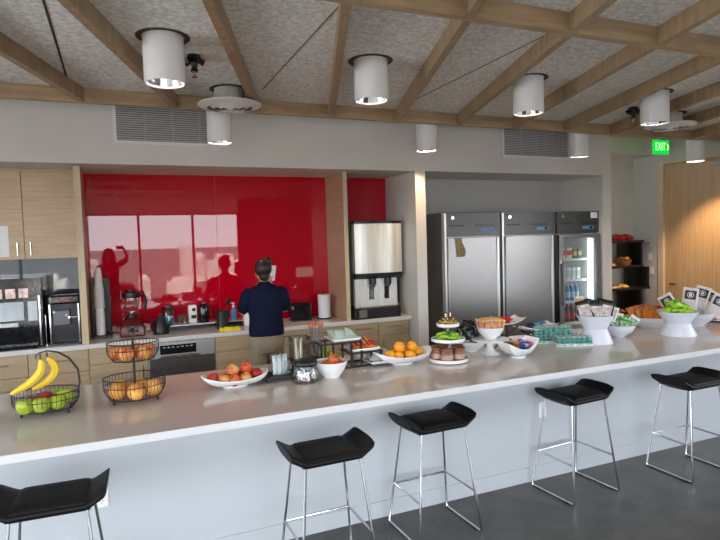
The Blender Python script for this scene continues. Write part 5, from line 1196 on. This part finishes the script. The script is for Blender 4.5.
# ---------------------------------------------------------------- the worker at the back counter
X, Y = 1.335, 5.60
wk = T('person', 'person in navy polo and khaki trousers at the back counter, holding a paper', 'person', (X, Y, 0))
b = MB()
torso(b, [(0, 0, 0.80, 0.16, 0.11), (0, 0, 0.95, 0.175, 0.12), (0, 0, 1.10, 0.15, 0.105), (0, 0.01, 1.25, 0.17, 0.11), (0, 0.01, 1.36, 0.17, 0.095), (0, 0.01, 1.43, 0.08, 0.065), (-0.005, 0.01, 1.46, 0.052, 0.055), (-0.01, 0.015, 1.53, 0.048, 0.052)])
hc = (-0.02, 0.03, 1.585)
b.ball(hc, 0.072, 0.088, 0.105, 24, 18).ball((hc[0] - 0.015, hc[1] + 0.045, 1.545), 0.052, 0.052, 0.060, 18, 12)
b.tube([(hc[0] - 0.035, hc[1] + 0.088, 1.60), (hc[0] - 0.045, hc[1] + 0.112, 1.568), (hc[0] - 0.036, hc[1] + 0.094, 1.560)], [0.010, 0.013, 0.009], n=8)
for s_ in (-1, 1): b.ball((hc[0] + s_ * 0.074, hc[1] + 0.002, 1.575), 0.010, 0.018, 0.030, 12, 8)
for s_ in (-1, 1):      # legs and feet
    b.tube([(s_ * 0.085, 0, 0.86), (s_ * 0.09, 0.0, 0.66), (s_ * 0.085, 0.0, 0.46), (s_ * 0.085, -0.01, 0.30), (s_ * 0.085, -0.005, 0.10), (s_ * 0.085, 0, 0.06)], [0.092, 0.082, 0.058, 0.055, 0.038, 0.036], n=16)
    b.tube([(s_ * 0.085, -0.05, 0.045), (s_ * 0.09, 0.05, 0.04), (s_ * 0.095, 0.15, 0.03)], [0.034, 0.036, 0.026], n=12)
b.tube([(0.165, 0.01, 1.375), (0.225, 0.02, 1.27), (0.245, 0.09, 1.155)], [0.060, 0.050, 0.041], n=14)
b.tube([(0.245, 0.09, 1.155), (0.205, 0.21, 1.28), (0.150, 0.315, 1.41)], [0.041, 0.036, 0.026], n=14)
b.tube([(-0.165, 0.01, 1.375), (-0.225, 0.02, 1.27), (-0.245, 0.10, 1.16)], [0.060, 0.050, 0.041], n=14)
b.tube([(-0.245, 0.10, 1.16), (-0.15, 0.22, 1.24), (-0.045, 0.30, 1.35)], [0.041, 0.036, 0.026], n=14)
hand(b, (0.150, 0.315, 1.41), (-0.25, 0.25, 0.9), (-0.9, 0.1, -0.3), (-0.6, 0.2, 0.0), 0.9)
hand(b, (-0.045, 0.30, 1.35), (0.5, 0.3, 0.75), (0.2, 0.3, 0.8), (0.7, 0.1, 0.1), 0.9)
remesh(b.build('body', 'skin', wk, angle=180), 0.0055, 5)
e = MB()
for s_ in (-1, 1): e.ball((hc[0] - 0.012 + s_ * 0.030, hc[1] + 0.083, 1.598), 0.011, 0.006, 0.007, 10, 8)
e.build('eyes', 'ink', wk)
MB().tube([(hc[0] - 0.038, hc[1] + 0.093, 1.527), (hc[0] - 0.018, hc[1] + 0.099, 1.525), (hc[0] + 0.004, hc[1] + 0.094, 1.527)], [0.003, 0.006, 0.003], n=8).build('mouth', 'dish_red', wk)
sh_ = MB()
torso(sh_, [(0, 0, 0.925, 0.198, 0.145), (0, -0.002, 1.0, 0.200, 0.145), (0, 0, 1.10, 0.188, 0.135), (0, 0.005, 1.20, 0.200, 0.135), (0, 0.008, 1.30, 0.215, 0.130), (0, 0.008, 1.37, 0.205, 0.115), (0, 0.01, 1.415, 0.150, 0.09), (-0.003, 0.01, 1.44, 0.085, 0.072), (-0.005, 0.01, 1.455, 0.066, 0.066)])
sh_.tube([(0.150, 0.01, 1.36), (0.205, 0.015, 1.32), (0.238, 0.03, 1.24), (0.252, 0.07, 1.18)], [0.080, 0.078, 0.068, 0.060], n=16)
sh_.tube([(-0.150, 0.01, 1.36), (-0.205, 0.015, 1.32), (-0.238, 0.03, 1.24), (-0.252, 0.07, 1.18)], [0.080, 0.078, 0.068, 0.060], n=16)
sh_.tube([(-0.006, 0.01, 1.43), (-0.007, 0.012, 1.468)], [0.070, 0.062], n=20)
remesh(sh_.build('polo_shirt', 'navy', wk, angle=180), 0.008, 8)
tr = MB()
torso(tr, [(0, 0, 0.76, 0.180, 0.135), (0, -0.005, 0.84, 0.198, 0.150), (0, -0.003, 0.92, 0.192, 0.142), (0, 0, 1.00, 0.178, 0.128)])
for s_ in (-1, 1): tr.tube([(s_ * 0.092, 0, 0.82), (s_ * 0.095, 0, 0.66), (s_ * 0.09, 0, 0.46), (s_ * 0.088, -0.005, 0.25), (s_ * 0.087, 0, 0.07)], [0.103, 0.095, 0.078, 0.072, 0.068], n=18)
remesh(tr.build('trousers', 'khaki', wk, angle=180), 0.009, 6)
p = MB()
for s_ in (-1, 1): p.box(s_ * 0.085 - 0.038, s_ * 0.085 + 0.038, -0.150, -0.147, 0.80, 0.803)
p.build('pocket_seam', 'dark_brown', wk)
for s_ in (-1, 1): remesh(MB().tube([(s_ * 0.086, -0.075, 0.045), (s_ * 0.09, 0.05, 0.042), (s_ * 0.097, 0.175, 0.034)], [0.040, 0.045, 0.032], n=14).box(s_ * 0.09 - 0.045, s_ * 0.09 + 0.045, -0.10, 0.20, 0.001, 0.022).build('shoe', 'black', wk), 0.008, 4)
hr = MB().ball((hc[0] + 0.008, hc[1] - 0.022, 1.602), 0.100, 0.100, 0.098, 24, 18).ball((hc[0] + 0.05, hc[1] - 0.05, 1.672), 0.056, 0.05, 0.042, 16, 12)
hr.ball((hc[0] + 0.012, hc[1] - 0.058, 1.525), 0.060, 0.042, 0.060, 16, 12).tube([(hc[0] - 0.06, hc[1] + 0.02, 1.63), (hc[0] - 0.01, hc[1] + 0.07, 1.665), (hc[0] + 0.06, hc[1] + 0.03, 1.63)], [0.024, 0.024, 0.024], n=10)
remesh(hr.build('hair', 'hair', wk, angle=180), 0.007, 3)
wk.scale = (0.89, 0.92, 1.0)
pg = T('paper_sheet', 'folded paper the worker holds up beside the head', 'paper', (X + 0.125, Y + 0.37, 1.45), rot=(0.15, 0.1, 0.15))
B(-0.075, 0.075, -0.001, 0.001, 0, 0.165).build('sheet', 'paper', pg)
m_ = MB()
for i in range(9): m_.box(-0.06, -0.06 + rnd.uniform(0.06, 0.12), -0.002, -0.001, 0.02 + i * 0.016, 0.024 + i * 0.016)
m_.build('print_lines', 'grey_ink', pg)

# ---------------------------------------------------------------- the photographer, seen mirrored in the red glass
PX, PY = -0.20, -0.42
ph = T('person', 'photographer with long hair mirrored in the red glass, raising a phone overhead', 'person', (PX, PY, 0))
b = MB()
torso(b, [(0, 0, 0.85, 0.17, 0.12), (0, 0, 0.98, 0.18, 0.125), (0, 0, 1.15, 0.15, 0.11), (0, 0, 1.32, 0.175, 0.12), (0, 0, 1.44, 0.185, 0.10), (0, 0, 1.51, 0.08, 0.065), (0, 0, 1.55, 0.05, 0.052), (0, 0.01, 1.62, 0.048, 0.05)])
b.ball((0, 0.02, 1.70), 0.078, 0.092, 0.115, 24, 18).ball((0, 0.065, 1.65), 0.052, 0.048, 0.058, 16, 12).tube([(0, 0.112, 1.715), (0, 0.135, 1.68), (0, 0.112, 1.672)], [0.010, 0.013, 0.009], n=8)
for s_ in (-1, 1):
    b.tube([(s_ * 0.09, 0, 0.90), (s_ * 0.095, 0, 0.68), (s_ * 0.09, 0, 0.48), (s_ * 0.09, -0.01, 0.30), (s_ * 0.09, 0, 0.08)], [0.095, 0.085, 0.060, 0.057, 0.038], n=16)
    b.tube([(s_ * 0.09, -0.05, 0.045), (s_ * 0.09, 0.05, 0.04), (s_ * 0.10, 0.15, 0.03)], [0.034, 0.036, 0.026], n=12)
b.tube([(0.17, 0, 1.45), (0.29, 0.08, 1.52), (0.36, 0.14, 1.57)], [0.060, 0.050, 0.042], n=14)
b.tube([(0.36, 0.14, 1.57), (0.36, 0.25, 1.68), (0.33, 0.325, 1.785)], [0.042, 0.035, 0.026], n=14)
b.tube([(-0.17, 0, 1.45), (-0.26, 0.04, 1.28), (-0.27, 0.14, 1.14)], [0.060, 0.050, 0.042], n=14)
b.tube([(-0.27, 0.14, 1.14), (-0.18, 0.28, 1.20), (-0.08, 0.36, 1.26)], [0.042, 0.035, 0.026], n=14)
hand(b, (0.33, 0.325, 1.785), (-0.25, 0.35, 0.75), (0.1, 0.5, -0.1), (-0.7, 0.3, 0.2), 0.8)
hand(b, (-0.08, 0.36, 1.26), (0.6, 0.3, 0.3), (0.0, 0.3, 0.9), (0.5, 0.5, 0.1), 0.85)
remesh(b.build('body', 'skin', ph, angle=180), 0.007, 4)
e = MB()
for s_ in (-1, 1): e.ball((s_ * 0.030, 0.108, 1.715), 0.011, 0.006, 0.007, 10, 8)
e.build('eyes', 'ink', ph)
MB().tube([(-0.022, 0.112, 1.638), (0, 0.117, 1.636), (0.022, 0.112, 1.638)], [0.003, 0.006, 0.003], n=8).build('mouth', 'dish_red', ph)
g = MB(); torso(g, [(0, 0, 0.88, 0.20, 0.15), (0, 0, 1.0, 0.205, 0.15), (0, 0, 1.15, 0.185, 0.135), (0, 0, 1.32, 0.205, 0.14), (0, 0, 1.44, 0.20, 0.12), (0, 0, 1.50, 0.12, 0.09), (0, 0, 1.535, 0.075, 0.07)])
g.tube([(0.15, 0, 1.44), (0.29, 0.08, 1.52), (0.35, 0.13, 1.565), (0.36, 0.19, 1.62)], [0.072, 0.065, 0.058, 0.052], n=14).tube([(-0.15, 0, 1.44), (-0.26, 0.04, 1.28), (-0.27, 0.13, 1.15), (-0.22, 0.22, 1.175)], [0.072, 0.065, 0.058, 0.052], n=14)
remesh(g.build('sweater', 'dark_cloth', ph, angle=180), 0.009, 6)
g = MB(); torso(g, [(0, 0, 0.80, 0.19, 0.14), (0, 0, 0.90, 0.195, 0.14), (0, 0, 1.0, 0.18, 0.13)])
for s_ in (-1, 1): g.tube([(s_ * 0.095, 0, 0.86), (s_ * 0.10, 0, 0.68), (s_ * 0.092, 0, 0.46), (s_ * 0.09, 0, 0.25), (s_ * 0.09, 0, 0.06)], [0.105, 0.095, 0.075, 0.068, 0.064], n=16)
remesh(g.build('jeans', 'jeans', ph, angle=180), 0.009, 6)
for s_ in (-1, 1): remesh(MB().tube([(s_ * 0.09, -0.075, 0.045), (s_ * 0.09, 0.05, 0.042), (s_ * 0.10, 0.175, 0.034)], [0.040, 0.045, 0.032], n=14).box(s_ * 0.095 - 0.045, s_ * 0.095 + 0.045, -0.10, 0.20, 0.001, 0.022).build('shoe', 'black', ph), 0.008, 4)
g = MB().ball((0, -0.015, 1.725), 0.122, 0.115, 0.118, 24, 18).tube([(-0.075, -0.01, 1.72), (-0.10, -0.01, 1.60), (-0.11, 0.02, 1.46)], [0.05, 0.055, 0.03], n=14).tube([(0.075, -0.01, 1.72), (0.10, -0.01, 1.60), (0.11, 0.02, 1.46)], [0.05, 0.055, 0.03], n=14).tube([(0, -0.07, 1.72), (0, -0.09, 1.58), (0, -0.10, 1.42)], [0.08, 0.09, 0.05], n=14)
remesh(g.build('hair', 'hair', ph, angle=180), 0.009, 4)
pn = T('phone', 'dark phone held up by the mirrored photographer', 'phone', (0.035, -0.014, 1.85), rot=(0.05, 0, 0.0))
B(-0.075, 0.075, -0.008, 0.0, -0.037, 0.037).build('case', 'black', pn, bevel=0.004)
B(-0.070, 0.070, -0.0088, -0.0079, -0.033, 0.033).build('screen', 'grey_plastic', pn)
